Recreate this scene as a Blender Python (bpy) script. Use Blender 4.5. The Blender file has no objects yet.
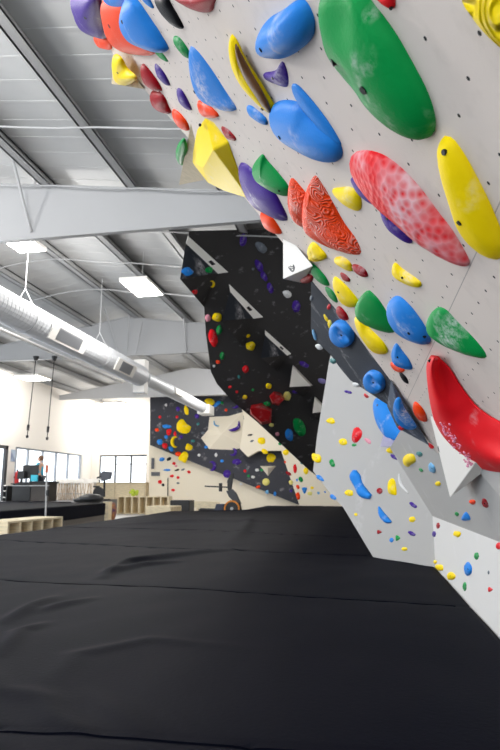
import bpy, bmesh, math, random
from mathutils import Vector, noise, Matrix
random.seed(5)
S = bpy.context.scene
COL = S.collection
F = 600.0
YAW = math.atan(115/611); PIT = math.atan(115/600)
CAM = Vector((0, 0, 1.0))

# ------------------------------------------------------------------ measuring helpers
def ray(x, y):
    v = Vector(((x-250)/F, 1, (375-y)/F))
    c, s = math.cos(PIT), math.sin(PIT)
    v = Vector((v.x, v.y*c-v.z*s, v.y*s+v.z*c))
    c, s = math.cos(YAW), math.sin(YAW)
    return Vector((v.x*c-v.y*s, v.x*s+v.y*c, v.z))
def proj(P):
    v = P-CAM
    c, s = math.cos(-YAW), math.sin(-YAW)
    v = Vector((v.x*c-v.y*s, v.x*s+v.y*c, v.z))
    c, s = math.cos(-PIT), math.sin(-PIT)
    v = Vector((v.x, v.y*c-v.z*s, v.y*s+v.z*c))
    return (250+F*v.x/v.y, 375-F*v.z/v.y)
class Plane:
    def __init__(s, n, p):
        s.n = Vector(n).normalized(); s.p = Vector(p)
        if s.n.dot(CAM-s.p) < 0: s.n = -s.n
        s.u = Vector((0, 0, 1)).cross(s.n)
        s.u = s.u.normalized() if s.u.length > 1e-4 else Vector((1, 0, 0))
        s.v = s.n.cross(s.u).normalized()
    def hit(s, x, y, h=0.0):
        r = ray(x, y)
        return CAM + r*(s.n.dot(s.p+s.n*h-CAM)/s.n.dot(r))
    def uv(s, P): d = P-s.p; return (d.dot(s.u), d.dot(s.v))
    def at(s, u, v, h=0.0): return s.p+s.u*u+s.v*v+s.n*h
def plane3(a, b, c): return Plane((b-a).cross(c-a), a)
def PX(x, y, X): return Plane((1, 0, 0), (X, 0, 0)).hit(x, y)
def PY(x, y, Y): return Plane((0, 1, 0), (0, Y, 0)).hit(x, y)
def PZ(x, y, Z): return Plane((0, 0, 1), (0, 0, Z)).hit(x, y)

# ------------------------------------------------------------------ materials
def lin(c):
    r = []
    for k in c:
        k /= 255
        r.append(k/12.92 if k <= .04045 else ((k+.055)/1.055)**2.4)
    return (r[0], r[1], r[2], 1)
MC = {}
def mat(name, rgb, rough=.5, chalk=0.0, cscale=9.0, bump=0.0, bscale=60.0, kind=None, metal=0.0, rgb2=None, emit=0.0, spec=.5, tex=None):
    key = (name,)
    if key in MC: return MC[key]
    m = bpy.data.materials.new(name); m.use_nodes = True
    N = m.node_tree.nodes; L = m.node_tree.links
    b = N['Principled BSDF']
    b.inputs['Base Color'].default_value = lin(rgb); b.inputs['Roughness'].default_value = rough
    b.inputs['Metallic'].default_value = metal; b.inputs['Specular IOR Level'].default_value = spec
    tc = N.new('ShaderNodeTexCoord')
    src = None
    def mix(fac, a, c):
        x = N.new('ShaderNodeMix'); x.data_type = 'RGBA'
        if hasattr(fac, 'default_value') or hasattr(fac, 'is_linked'): L.new(fac, x.inputs[0])
        else: x.inputs[0].default_value = fac
        for i, q in ((6, a), (7, c)):
            if isinstance(q, tuple): x.inputs[i].default_value = q
            else: L.new(q, x.inputs[i])
        return x.outputs[2]
    def nz(scale, detail=4, coord='Object', rough_=.55):
        n = N.new('ShaderNodeTexNoise'); n.inputs['Scale'].default_value = scale
        n.inputs['Detail'].default_value = detail; n.inputs['Roughness'].default_value = rough_
        L.new(tc.outputs[coord], n.inputs['Vector']); return n.outputs['Fac']
    def ramp(f, a, c):
        r = N.new('ShaderNodeMapRange'); r.inputs[1].default_value = a; r.inputs[2].default_value = c
        L.new(f, r.inputs[0]); return r.outputs[0]
    def mul(a, k):
        x = N.new('ShaderNodeMath'); x.operation = 'MULTIPLY'; L.new(a, x.inputs[0])
        if isinstance(k, float): x.inputs[1].default_value = k
        else: L.new(k, x.inputs[1])
        return x.outputs[0]
    base = lin(rgb)
    if rgb2: base = mix(ramp(nz(cscale*.6, 5), .35, .65), lin(rgb), lin(rgb2))
    if kind == 'wood':
        w = N.new('ShaderNodeTexNoise'); w.inputs['Scale'].default_value = 6
        mp = N.new('ShaderNodeMapping'); mp.inputs['Scale'].default_value = (1, 14, 6)
        L.new(tc.outputs['Object'], mp.inputs[0]); L.new(mp.outputs[0], w.inputs['Vector'])
        base = mix(ramp(w.outputs['Fac'], .3, .7), lin(rgb), lin(tuple(k*.86 for k in rgb)))
    height = None
    if tex == 'tnut':      # grid of bolt holes, plywood joints
        uvn = N.new('ShaderNodeUVMap'); uvn.uv_map = 'UVMap'
        sp = N.new('ShaderNodeSeparateXYZ'); L.new(uvn.outputs[0], sp.inputs[0])
        def mth(op, a, c=None):
            x = N.new('ShaderNodeMath'); x.operation = op
            for i, q in enumerate((a, c)):
                if q is None: continue
                if isinstance(q, (int, float)): x.inputs[i].default_value = q
                else: L.new(q, x.inputs[i])
            return x.outputs[0]
        U0, V0, DU, DV, R = .0125, .064, .0735, .077, .0032
        fu = mth('SUBTRACT', mth('FRACT', mth('ADD', mth('DIVIDE', mth('SUBTRACT', sp.outputs[0], U0), DU), .5)), .5)
        fv = mth('SUBTRACT', mth('FRACT', mth('ADD', mth('DIVIDE', mth('SUBTRACT', sp.outputs[1], V0), DV), .5)), .5)
        d = mth('SQRT', mth('ADD', mth('POWER', mth('MULTIPLY', fu, DU), 2), mth('POWER', mth('MULTIPLY', fv, DV), 2)))
        hole = mth('LESS_THAN', d, R)
        base = mix(mul(ramp(nz(1.6, 5), .4, .75), .35), base, lin((212, 198, 188)))
        base = mix(mul(ramp(nz(22, 3), .55, .8), .12), base, lin((120, 112, 108)))
        jn = mth('LESS_THAN', mth('ABSOLUTE', mth('SUBTRACT', sp.outputs[1], .498)), .0011)
        base = mix(mul(jn, .55), base, lin((120, 115, 112)))
        base = mix(hole, base, lin((22, 22, 24)))
    if chalk > 0:
        big = ramp(nz(cscale, 3), .62-.2*chalk, .78-.12*chalk)
        fine = ramp(nz(cscale*9, 6, rough_=.7), .38, .6)
        base = mix(mul(mul(big, fine), min(1.0, .45+chalk*.5)), base, lin((232, 228, 232)))
    if tex == 'swirl':
        v = N.new('ShaderNodeTexNoise'); v.inputs['Scale'].default_value = 14; v.inputs['Detail'].default_value = 1
        L.new(tc.outputs['Object'], v.inputs['Vector'])
        w = N.new('ShaderNodeMath'); w.operation = 'SINE'
        L.new(mul(v.outputs['Fac'], 120.0), w.inputs[0])
        ln = ramp(w.outputs[0], .04, .95)
        base = mix(mul(mul(ln, ramp(nz(9, 2), .4, .65)), .7), base, lin((250, 214, 205)))
        height = w.outputs[0]
    if tex == 'ripple':
        v = N.new('ShaderNodeTexNoise'); v.inputs['Scale'].default_value = 16; v.inputs['Detail'].default_value = 1
        L.new(tc.outputs['Object'], v.inputs['Vector'])
        w = N.new('ShaderNodeMath'); w.operation = 'SINE'; L.new(mul(v.outputs['Fac'], 60.0), w.inputs[0]); height = w.outputs[0]
    if tex == 'scales':
        v = N.new('ShaderNodeTexVoronoi'); v.inputs['Scale'].default_value = 62
        L.new(tc.outputs['Object'], v.inputs['Vector'])
        rr = ramp(v.outputs['Distance'], .04, .8)
        base = mix(mul(mul(rr, ramp(nz(6, 3), .42, .62)), .75), base, lin((240, 215, 222)))
        height = v.outputs['Distance']
    if not isinstance(base, tuple): L.new(base, b.inputs['Base Color'])
    if bump > 0:
        bp = N.new('ShaderNodeBump'); bp.inputs['Strength'].default_value = bump; bp.inputs['Distance'].default_value = .004
        L.new(height if height is not None else nz(bscale, 6), bp.inputs['Height']); L.new(bp.outputs[0], b.inputs['Normal'])
    if emit: b.inputs['Emission Color'].default_value = lin(rgb); b.inputs['Emission Strength'].default_value = emit
    MC[key] = m
    return m
HC = {'blue': (42, 132, 220), 'green': (12, 146, 70), 'yellow': (255, 222, 14), 'orange': (246, 68, 14), 'red': (228, 28, 38),
      'purple': (70, 40, 142), 'darkred': (156, 8, 26), 'black': (22, 22, 26), 'pink': (226, 150, 165), 'white': (225, 225, 225),
      'grey': (110, 118, 128), 'teal': (60, 130, 130), 'lightblue': (120, 180, 225), 'paleyellow': (235, 225, 130), 'lavender': (150, 140, 200)}
CN = {'darkred': 'dark red', 'lightblue': 'light blue', 'paleyellow': 'pale yellow'}
def hmat(c, chalk=.25, tex=None, far=False):
    return mat('hold_%s_%d_%s' % (c, round(chalk*10), tex or ''), HC[c], rough=.48, spec=.09, chalk=chalk, cscale=9, bump=.5 if tex else .25, bscale=170, tex=tex)

# ------------------------------------------------------------------ mesh helpers
def meta(o, label=None, cat=None, group=None, kind=None):
    if label: o['label'] = label
    if cat: o['category'] = cat
    if group: o['group'] = group
    if kind: o['kind'] = kind
    return o
def wloc(o):
    v = Vector(o.location)
    while o.parent: o = o.parent; v += o.location
    return v
def link(name, vs, fs, m, parent=None, smooth=False, mats=None, fm=None, origin=None):
    me = bpy.data.meshes.new(name)
    o0 = Vector(origin) if origin is not None else sum((Vector(v) for v in vs), Vector())/len(vs)
    me.from_pydata([tuple(Vector(v)-o0) for v in vs], [], fs)
    me.materials.append(m)
    for x in (mats or []): me.materials.append(x)
    if fm:
        for p, i in zip(me.polygons, fm): p.material_index = i
    if smooth:
        for p in me.polygons: p.use_smooth = True
    bm = bmesh.new(); bm.from_mesh(me); bmesh.ops.recalc_face_normals(bm, faces=bm.faces); bm.to_mesh(me); bm.free()
    o = bpy.data.objects.new(name, me); COL.objects.link(o); o.location = o0
    if parent is not None:
        o.parent = parent
        o.location = o0 - wloc(parent)
    return o
def empty(name, loc):
    o = bpy.data.objects.new(name, None); COL.objects.link(o); o.location = loc; o.empty_display_size = .1
    return o
def bevel(o, w=.004, seg=2, ang=None):
    b = o.modifiers.new('bevel', 'BEVEL'); b.width = w; b.segments = seg
    b.limit_method = 'ANGLE'; b.angle_limit = math.radians(ang or 25)
    return o
class MB:
    def __init__(s): s.v = []; s.f = []
    def add(s, vs, fs):
        n = len(s.v); s.v += [Vector(v) for v in vs]; s.f += [tuple(i+n for i in f) for f in fs]; return s
    def box(s, a, b):
        x0, y0, z0 = a; x1, y1, z1 = b
        return s.add([(x0, y0, z0), (x1, y0, z0), (x1, y1, z0), (x0, y1, z0), (x0, y0, z1), (x1, y0, z1), (x1, y1, z1), (x0, y1, z1)],
                     [(0, 3, 2, 1), (4, 5, 6, 7), (0, 1, 5, 4), (1, 2, 6, 5), (2, 3, 7, 6), (3, 0, 4, 7)])
    def tube(s, p, q, r, r2=None, n=12, cap=True):
        p, q = Vector(p), Vector(q); r2 = r if r2 is None else r2
        d = (q-p).normalized(); a = d.cross(Vector((0, 0, 1)))
        if a.length < 1e-3: a = Vector((1, 0, 0))
        a.normalize(); c = d.cross(a)
        vs = [p+(a*math.cos(t)+c*math.sin(t))*r for t in [2*math.pi*i/n for i in range(n)]]
        vs += [q+(a*math.cos(t)+c*math.sin(t))*r2 for t in [2*math.pi*i/n for i in range(n)]]
        fs = [(i, (i+1) % n, n+(i+1) % n, n+i) for i in range(n)]
        if cap: fs += [tuple(range(n))[::-1], tuple(range(n, 2*n))]
        return s.add(vs, fs)
    def path(s, pts, r, n=8):
        for a, b in zip(pts[:-1], pts[1:]): s.tube(a, b, r, n=n)
        return s
    def slab(s, pts, ext):
        ext = Vector(ext); n = len(pts)
        fs = [tuple(range(n)), tuple(range(n, 2*n))[::-1]] + [(i, n+i, n+(i+1) % n, (i+1) % n) for i in range(n)]
        return s.add([Vector(p) for p in pts]+[Vector(p)+ext for p in pts], fs)
    def ring(s, c, axis, R, r, n=28, k=10):
        axis = Vector(axis).normalized(); a = axis.cross(Vector((0, 0, 1)))
        if a.length < 1e-3: a = Vector((1, 0, 0))
        a.normalize(); b = axis.cross(a); vs = []; fs = []
        for i in range(n):
            t = 2*math.pi*i/n; d = a*math.cos(t)+b*math.sin(t)
            for j in range(k):
                q = 2*math.pi*j/k; vs.append(Vector(c)+d*(R+r*math.cos(q))+axis*r*math.sin(q))
        for i in range(n):
            for j in range(k):
                fs.append((i*k+j, ((i+1) % n)*k+j, ((i+1) % n)*k+(j+1) % k, i*k+(j+1) % k))
        return s.add(vs, fs)
    def sphere(s, c, rx, ry, rz, n=14, k=9):
        vs = []; fs = []
        for j in range(k+1):
            t = math.pi*j/k
            for i in range(n):
                p = 2*math.pi*i/n
                vs.append(Vector(c)+Vector((rx*math.sin(t)*math.cos(p), ry*math.sin(t)*math.sin(p), rz*math.cos(t))))
        for j in range(k):
            for i in range(n): fs.append((j*n+i, j*n+(i+1) % n, (j+1)*n+(i+1) % n, (j+1)*n+i))
        return s.add(vs, fs)
    def build(s, name, m, parent=None, smooth=False, bev=0, origin=None):
        o = link(name, s.v, s.f, m, parent, smooth, origin=origin)
        if bev: bevel(o, bev)
        return o

# ------------------------------------------------------------------ climbing planes
T = .35      # mat top
XK = .57     # kickboard plane
K = .75
NA = Vector((-1, 0, -K))
PA = Plane(NA, (.32, 3.1, 1.24))
P1 = PZ(430, 567, T); P1.x = XK
P2 = PZ(373, 557, T)
PB = Plane((P2-P1).cross(Vector((0, 0, 1))), P1)
PK = Plane((1, 0, 0), (XK, 0, 0))
K1 = PB.hit(431, 516); 
K1 = Vector((XK, P1.y, K1.z))
ZA = 1.18
XA = PA.p.x - K*(ZA-PA.p.z)
PA2 = plane3(K1, K1-Vector((0, 1, 0)), Vector((XA, 2, ZA)))
def dpt(x, y, Y): return PY(x, y, Y)
PC = plane3(dpt(190, 235, 9.6), dpt(310, 470, 17.5), dpt(290, 255, 10.6))
PD = Plane((0, 1, 0), (0, 26.0, 0)); PG = Plane((0, 1, 0), (0, 26.35, 0))
PF = Plane((0, 1, 0), (0, 25.4, 0))
PE = plane3(PA.hit(312, 280), PA.hit(391, 381), PY(336, 366, 3.5))
PV = plane3(PA.hit(391, 381), PA.hit(429, 444), PY(392, 416, 3.15))

m_wallA = mat('painted_plywood_bolt_holes', (226, 214, 206), rough=.7, tex='tnut', bump=.15, bscale=260, spec=.25)
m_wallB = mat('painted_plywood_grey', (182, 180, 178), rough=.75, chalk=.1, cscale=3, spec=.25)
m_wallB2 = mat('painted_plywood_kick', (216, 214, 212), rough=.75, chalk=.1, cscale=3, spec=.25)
m_black = mat('black_textured_paint', (62, 60, 60), rough=.85, chalk=.03, cscale=5, bump=.4, bscale=140, spec=.2)
m_dark = mat('charcoal_textured_paint', (62, 66, 74), rough=.8, chalk=.3, cscale=7, bump=.4, bscale=140, spec=.25)
m_farwall = mat('dark_grey_far_wall', (66, 67, 74), rough=.85, chalk=.1, cscale=4, spec=.2)
m_cream = mat('cream_painted_plywood', (238, 228, 208), rough=.8, chalk=.05, cscale=4, spec=.2)
m_ply = mat('birch_plywood', (205, 186, 150), rough=.65, kind='wood')
m_box = mat('pale_plywood', (240, 224, 190), rough=.65, kind='wood')
m_white = mat('white_paint', (245, 241, 235), rough=.6)
m_bolt = mat('black_steel_bolt', (18, 18, 20), rough=.35, metal=.4)

def uvA(o, fu):
    me = o.data; uvl = me.uv_layers.new(name='UVMap')
    for lp in me.loops:
        P = me.vertices[lp.vertex_index].co+wloc(o)
        uvl.data[lp.index].uv = fu(P)
def wall(name, label, pts, ext, m, fu=None):
    o = MB().slab(pts, ext).build(name, m)
    meta(o, label, None, None, 'structure')
    if fu: uvA(o, fu)
    return o
CA = math.cos(math.atan(K))
zt = 4.1
ptsA = [PA.hit(x, y) for x, y in [(430, 446), (391, 381), (350, 326), (312, 281), (283, 243), (243, 196), (190, 140), (145, 90), (112, 52)]]
e2 = PA.hit(80, 10); ptsA.append(e2)
topx = PA.p.x-K*(zt-PA.p.z)
ptsA += [Vector((topx, e2.y+.05, zt)), Vector((topx, -1.2, zt)), Vector((XA, -1.2, ZA)), Vector((XA, ptsA[0].y-.05, ZA))]
wall('wall_overhang', 'steep white overhanging climbing wall with bolt hole grid, upper right', ptsA, -PA.n*.02, m_wallA, lambda P: (P.y, (P.z-1)/CA))
# steel/timber ribs behind overhang
ip = Vector((XA, 0, ZA))
def isect(z):   # point where the lower overhang plane meets the grey wall plane
    d = PA2.n.cross(PB.n).normalized()
    return K1 + d*((z-K1.z)/d.z)
Q = isect(1.40)
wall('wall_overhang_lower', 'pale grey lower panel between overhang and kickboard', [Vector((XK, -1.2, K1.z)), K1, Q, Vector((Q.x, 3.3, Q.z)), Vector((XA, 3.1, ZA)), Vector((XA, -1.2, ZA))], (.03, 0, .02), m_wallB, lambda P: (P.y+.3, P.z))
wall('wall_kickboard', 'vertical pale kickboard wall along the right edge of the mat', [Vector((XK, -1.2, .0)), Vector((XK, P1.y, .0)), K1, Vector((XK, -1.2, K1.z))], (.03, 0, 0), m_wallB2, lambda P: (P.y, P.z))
bp = [(430, 567), (373, 557), (343, 507), (333, 497), (313, 471), (317, 436), (329, 362), (337, 330), (430, 330), (445, 400)]
pb = [PB.hit(x, y) for x, y in bp] + [K1]
pb[0].z = 0; pb[1].z = .0; pb[0] = Vector((P1.x, P1.y, 0)); pb[1] = Vector((P2.x, P2.y, 0))
pb.insert(2, PB.hit(373, 557))
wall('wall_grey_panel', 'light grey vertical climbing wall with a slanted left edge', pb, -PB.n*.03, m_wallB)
cp = [(187, 226), (180, 262), (186, 290), (204, 306), (206, 335), (211, 372), (217, 384), (232, 401), (256, 421), (282, 445), (310, 471), (328, 484), (352, 400), (352, 330), (330, 300), (300, 262), (268, 229)]
pc = [PC.hit(x, y) for x, y in cp]
pc[0] = PC.hit(189, 231); pc[1] = PC.hit(188, 250); pc[2] = PC.hit(194, 285)
wall('wall_black', 'big black overhanging climbing wall in the middle of the picture', pc, (.5, .25, .05), m_black)
wall('wall_far_dark', 'dark grey climbing wall at the far end of the hall', [PD.hit(x, y) for x, y in [(150, 396), (150, 445), (299, 505), (345, 506), (345, 396)]], (0, .3, 0), m_farwall)
wall('wall_far_cream', 'cream lower climbing wall beneath the far dark wall', [PG.hit(x, y) for x, y in [(149, 430), (149, 520), (320, 520), (320, 430)]], (0, .1, 0), m_cream)
wall('wall_far_strip', 'cream strip of far climbing wall between dark wall and black wall', [PF.hit(x, y) for x, y in [(240, 401), (352, 480), (352, 507), (299.5, 505.5), (281, 450.5), (262, 451), (258, 451), (248, 457), (240, 449), (244, 418)]], (0, .25, 0), m_cream)
pe = [PE.hit(x, y) for x, y in [(311, 281), (350, 326), (391, 381), (388, 405), (362, 388), (350, 380), (340, 368), (330, 354), (316, 341), (311, 329), (311, 305)]]
wall('wall_charcoal_strip', 'narrow charcoal strip of wall along the left edge of the white overhang', pe, (.06, .05, .02), m_dark)

# ------------------------------------------------------------------ holds
ALL = []
GRP = {'A': 'holds on the white overhanging wall'}
def smooth_outline(pts, n=44):
    k = len(pts); out = []
    seg = []
    for i in range(k):
        p0, p1, p2, p3 = pts[(i-1) % k], pts[i], pts[(i+1) % k], pts[(i+2) % k]
        for j in range(10):
            t = j/10
            q = [.5*((2*p1[a])+(-p0[a]+p2[a])*t+(2*p0[a]-5*p1[a]+4*p2[a]-p3[a])*t*t+(-p0[a]+3*p1[a]-3*p2[a]+p3[a])*t**3) for a in (0, 1)]
            seg.append(q)
    L = [0]
    for i in range(len(seg)): L.append(L[-1]+math.dist(seg[i], seg[(i+1) % len(seg)]))
    tot = L[-1]; j = 0
    for i in range(n):
        d = tot*i/n
        while L[j+1] < d: j += 1
        t = (d-L[j])/max(1e-9, L[j+1]-L[j]); a, b = seg[j % len(seg)], seg[(j+1) % len(seg)]
        out.append((a[0]+(b[0]-a[0])*t, a[1]+(b[1]-a[1])*t))
    return out
def area(pts): return abs(sum(pts[i][0]*pts[(i+1) % len(pts)][1]-pts[(i+1) % len(pts)][0]*pts[i][1] for i in range(len(pts))))/2
def hold(label, c, pl, pts, h=.3, p=2.0, peak=None, bolts=(), chalk=.25, tex=None, dents=(), name='climbing_hold', n=44, rings=9, m=None, cat='climbing hold', lump=.0, group=None):
    o2 = smooth_outline(pts, n) if len(pts) < n else pts
    cx = sum(q[0] for q in o2)/len(o2); cy = sum(q[1] for q in o2)/len(o2)
    C3 = pl.hit(cx, cy); dist = (C3-CAM).length
    H = h*math.sqrt(area(o2))*dist/F
    a = proj(C3); b = proj(C3+pl.n*.001)
    d = Vector((b[0]-a[0], b[1]-a[1])); sh = d.length*1000*H
    d = d.normalized() if d.length > 1e-9 else Vector((0, 1))
    us = [q[0]*d.x+q[1]*d.y for q in o2]; u0, u1 = min(us), max(us)
    sc = 1.0
    def make(sc, H):
        base = []
        for q, u in zip(o2, us):
            nu = u0+(u-u0)*sc
            base.append((q[0]+d.x*(nu-u), q[1]+d.y*(nu-u)))
        uvs = [pl.uv(pl.hit(*q)) for q in base]
        cu = sum(q[0] for q in uvs)/n; cv = sum(q[1] for q in uvs)/n
        if peak:
            pu = peak[0]*d.x+peak[1]*d.y; nu = u0+(pu-u0)*sc - sh*.0
            pq = pl.uv(pl.hit(peak[0]+d.x*(nu-pu), peak[1]+d.y*(nu-pu)))
        else: pq = (cu, cv)
        vs = []
        for k in range(rings):
            f = math.pi/2*k/rings
            r = math.cos(f)**(2/p); z = math.sin(f)**(2/p) if k else 0
            for (uu, vv) in uvs:
                ku = cu+(pq[0]-cu)*z; kv = cv+(pq[1]-cv)*z
                vs.append([ku+(uu-cu)*r, kv+(vv-cv)*r, z*H if k else -.002])
        vs.append([pq[0], pq[1], H])
        return vs
    for it in range(7):
        vs = make(sc, H)
        m1 = -1e9
        for v in vs[::2]:
            q = proj(pl.at(*v)); m1 = max(m1, q[0]*d.x+q[1]*d.y)
        e = (m1-u1)/max(1e-6, (u1-u0))
        sc = max(.3, sc-e*.8)
        if sc <= .301: H *= .85
    vs = make(sc, H)
    P = []
    dn = []
    for (x, y, rr, dd) in dents:
        q = pl.uv(pl.hit(x, y, H*.7)); dn.append((q, rr, dd))
    size = math.sqrt(area(o2))*dist/F
    off = random.random()*50
    for v in vs:
        hh = v[2]
        if hh > 0:
            for q, rr, dd in dn:
                g = math.exp(-((v[0]-q[0])**2+(v[1]-q[1])**2)/(rr*size)**2)
                hh = hh*(1-dd*g)
            if lump: hh *= 1+lump*noise.noise(Vector((v[0], v[1], off))*(3.0/size))
        P.append(pl.at(v[0], v[1], hh))
    fs = []
    for k in range(rings-1):
        for i in range(n):
            fs.append((k*n+i, k*n+(i+1) % n, (k+1)*n+(i+1) % n, (k+1)*n+i))
    t = rings*n
    for i in range(n): fs.append(((rings-1)*n+i, (rings-1)*n+(i+1) % n, t))
    o = link(name, P, fs, m or hmat(c, chalk, tex), smooth=True)
    meta(o, label, cat, group)
    for (x, y) in bolts:
        best = None
        for v in P[n:]:
            q = proj(v); dd = math.hypot(q[0]-x, q[1]-y)+(v-CAM).dot(pl.n)*0
            if best is None or dd < best[0]: best = (dd, v)
        v = best[1]; r = size*.03+.0018
        cn = (v-C3).normalized()*.4+pl.n; cn.normalize()
        MB().tube(v-cn*.006, v+cn*.0022, r, r*.9, n=10).build('bolt', m_bolt, o)
    o['group'] = GRP.get(round(pl.n.dot(PA.n), 3) == 1 and 'A' or id(pl), 'climbing holds')
    ALL.append(o)
    return o
def facets(label, pl, vs, fs, m, name='climbing_volume', cat='climbing volume', bev=.003, extra=None, chalk=None):
    P = [v if isinstance(v, Vector) else pl.hit(v[0], v[1], v[2]) for v in vs]
    o = link(name, P, fs, m); meta(o, label, cat)
    if bev: bevel(o, bev)
    ALL.append(o)
    return o
def bar(label, c, pl, spine, h=.5, chalk=.2, k=8, name='climbing_hold', cat='climbing hold', m=None, n=22, bolts=()):
    # spine: (x, y, half width px)
    q = []
    for i in range(n):
        t = i/(n-1)*(len(spine)-1); j = min(int(t), len(spine)-2); f = t-j
        s0, s1, s2, s3 = spine[max(j-1, 0)], spine[j], spine[j+1], spine[min(j+2, len(spine)-1)]
        q.append([.5*((2*s1[a])+(-s0[a]+s2[a])*f+(2*s0[a]-5*s1[a]+4*s2[a]-s3[a])*f*f+(-s0[a]+3*s1[a]-3*s2[a]+s3[a])*f**3) for a in range(3)])
    mid = q[n//2]; H0 = h*max(s[2] for s in spine)*(pl.hit(mid[0], mid[1])-CAM).length/F
    wmax = max(s[2] for s in spine); vs = []; fs = []
    for i in range(n):
        a, b = q[max(i-1, 0)], q[min(i+1, n-1)]
        t = Vector((b[0]-a[0], b[1]-a[1])).normalized(); nn = Vector((-t.y, t.x))
        w = max(q[i][2], .05)
        for j in range(k+1):
            s = -math.cos(math.pi*j/k)
            P = pl.hit(q[i][0]+nn.x*w*s, q[i][1]+nn.y*w*s)
            hh = H0*(w/wmax)**.7*math.sqrt(max(0, 1-s*s))
            vs.append(P+pl.n*(hh if 0 < j < k else -.002))
    for i in range(n-1):
        for j in range(k): fs.append((i*(k+1)+j, i*(k+1)+j+1, (i+1)*(k+1)+j+1, (i+1)*(k+1)+j))
    fs.append(tuple(range(k+1))); fs.append(tuple(range((n-1)*(k+1), n*(k+1)))[::-1])
    fs.append(tuple([i*(k+1) for i in range(n)]+[i*(k+1)+k for i in range(n)][::-1]))
    o = link(name, vs, fs, m or hmat(c, chalk), smooth=True); meta(o, label, cat)
    for (x, y) in bolts:
        v = min(vs, key=lambda v: math.dist(proj(v), (x, y)))
        MB().tube(v-pl.n*.006, v+pl.n*.003, .004, .0035, n=10).build('bolt', m_bolt, o)
    o['group'] = GRP.get(round(pl.n.dot(PA.n), 3) == 1 and 'A' or id(pl), 'climbing holds')
    ALL.append(o)
    return o

A = PA
WH = 'white overhanging wall'
# -- top left cluster
hold('large purple hold with chalk at the upper left tip of the overhang', 'purple', A, [(72, -6), (73, 10), (76, 22), (82, 32), (92, 37), (107, 39), (104, 24), (102, 5), (95, -10)], h=.35, chalk=.25, bolts=[(84, 18)])
hold('small orange hold tucked under the large purple hold', 'orange', A, [(93, 37), (97, 46), (104, 49), (112, 49), (109, 40), (101, 36)], h=.3)
hold('blue hold at the top frame edge between purple and big blue holds', 'blue', A, [(101, -10), (105, 3), (115, 11), (124, 8), (128, -8)], h=.3)
hold('large round orange hold curving behind the big blue hold', 'orange', A, [(101, 4), (102, 20), (105, 34), (112, 46), (124, 53), (140, 55), (155, 54), (150, 40), (138, 20), (122, 0), (108, -4)], h=.25, chalk=.1, bolts=[(108, 25)])
hold('big rounded blue hold overlapping the large orange hold, upper left', 'blue', A, [(123, 3), (118, 20), (122, 34), (131, 44), (147, 49), (167, 51.5), (161, 36), (150, 18), (138, 0), (129, -5)], h=.38, chalk=.3, bolts=[(123, 22)])
hold('small blue wedge at the top frame edge right of big blue hold', 'blue', A, [(138, -6), (145, 3), (153, 9), (150, 0), (146, -8)], h=.3)
hold('long black hold at the top of the white overhanging wall', 'black', A, [(153, -3), (158, 10), (168, 22), (175, 28), (182, 30), (180, 22), (173, 8), (165, -6)], h=.3, chalk=0)
hold('red hold cut by the top frame edge right of the black hold', 'darkred', A, [(172, -6), (184, 4), (198, 10), (210, 12), (214, 6), (213, -8)], h=.3, chalk=.1)
hold('small green hold right below the black hold', 'green', A, [(172, 38), (175, 46), (187, 60), (189, 54), (186, 46), (179, 37)], h=.35)
hold('tiny green hold beneath the big rounded blue hold', 'green', A, [(154, 51), (160, 58), (168, 62), (165, 56), (159, 50)], h=.25)
def tri_ply(label, pts, h, child=None):
    vs = [(x, y, 0) for x, y in pts]; c = (sum(p[0] for p in pts)/len(pts), sum(p[1] for p in pts)/len(pts), h)
    vs = [(x, y, hh) for (x, y), hh in zip(pts, h)]
    n = len(vs); b = [A.hit(x, y, -.01) for x, y, _ in vs]
    return facets(label, A, vs+b, [tuple(range(n)), tuple(range(n, 2*n))[::-1]]+[(i, (i+1) % n, n+(i+1) % n, n+i) for i in range(n)], m_ply, bev=.002)
tri_ply('bare plywood volume at the left edge under a yellow hold', [(113, 54), (111.5, 84), (144, 89), (132, 72)], [0.0, .10, .01, 0])
hold('yellow hold mounted on the small bare plywood volume', 'yellow', Plane(A.n, A.p+A.n*.045), [(114, 55), (113, 70), (116, 83), (126, 86), (136, 80), (135, 75), (127, 68), (121, 57)], h=.35, bolts=[(118, 72)])
hold('upper of two glossy dark red holds near the left edge', 'darkred', A, [(141, 66), (141, 76), (146, 86), (156, 92), (161, 91), (158, 82), (150, 70), (144, 64)], h=.4, chalk=.1)
hold('lower of two glossy dark red holds near the left edge', 'darkred', A, [(150, 93), (151, 104), (158, 111), (170, 114), (168, 106), (165, 97), (158, 91)], h=.4, chalk=.1)
hold('slim purple hold right of the upper dark red hold', 'purple', A, [(155, 64), (157, 76), (165, 85), (169, 86), (166, 76), (160, 67)], h=.35)
hold('slim purple hold left of the chalked blue wedge', 'purple', A, [(177, 89), (179, 102), (187, 110), (191, 110), (187, 99), (182, 90)], h=.35)
hold('orange hold on the left edge below the two dark red holds', 'orange', A, [(172, 110), (174, 120), (180, 129), (188, 131), (187, 122), (180, 113)], h=.4)
hold('tall blue wedge with a heavy chalk patch', 'blue', A, [(190, 46), (187, 62), (190, 82), (198, 98), (211, 108), (235, 111.5), (225, 92), (212, 70), (199, 52)], h=.3, chalk=.8, p=1.5, peak=(204, 92), bolts=[(194, 93)])
hold('orange hold tucked beneath the chalked blue wedge', 'orange', A, [(198, 101), (198, 110), (204, 117), (214, 118), (219, 115), (210, 106)], h=.35)
hold('small dark red hold beside the big faceted yellow hold', 'darkred', A, [(221, 127), (226, 138), (234, 141), (236, 138), (229, 130)], h=.3, bolts=[(230, 135)])
tri_ply('tall thin plywood volume left of the big faceted yellow hold', [(191, 123), (195, 140), (204, 180), (179, 185)], [0, 0, .01, .1])
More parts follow.
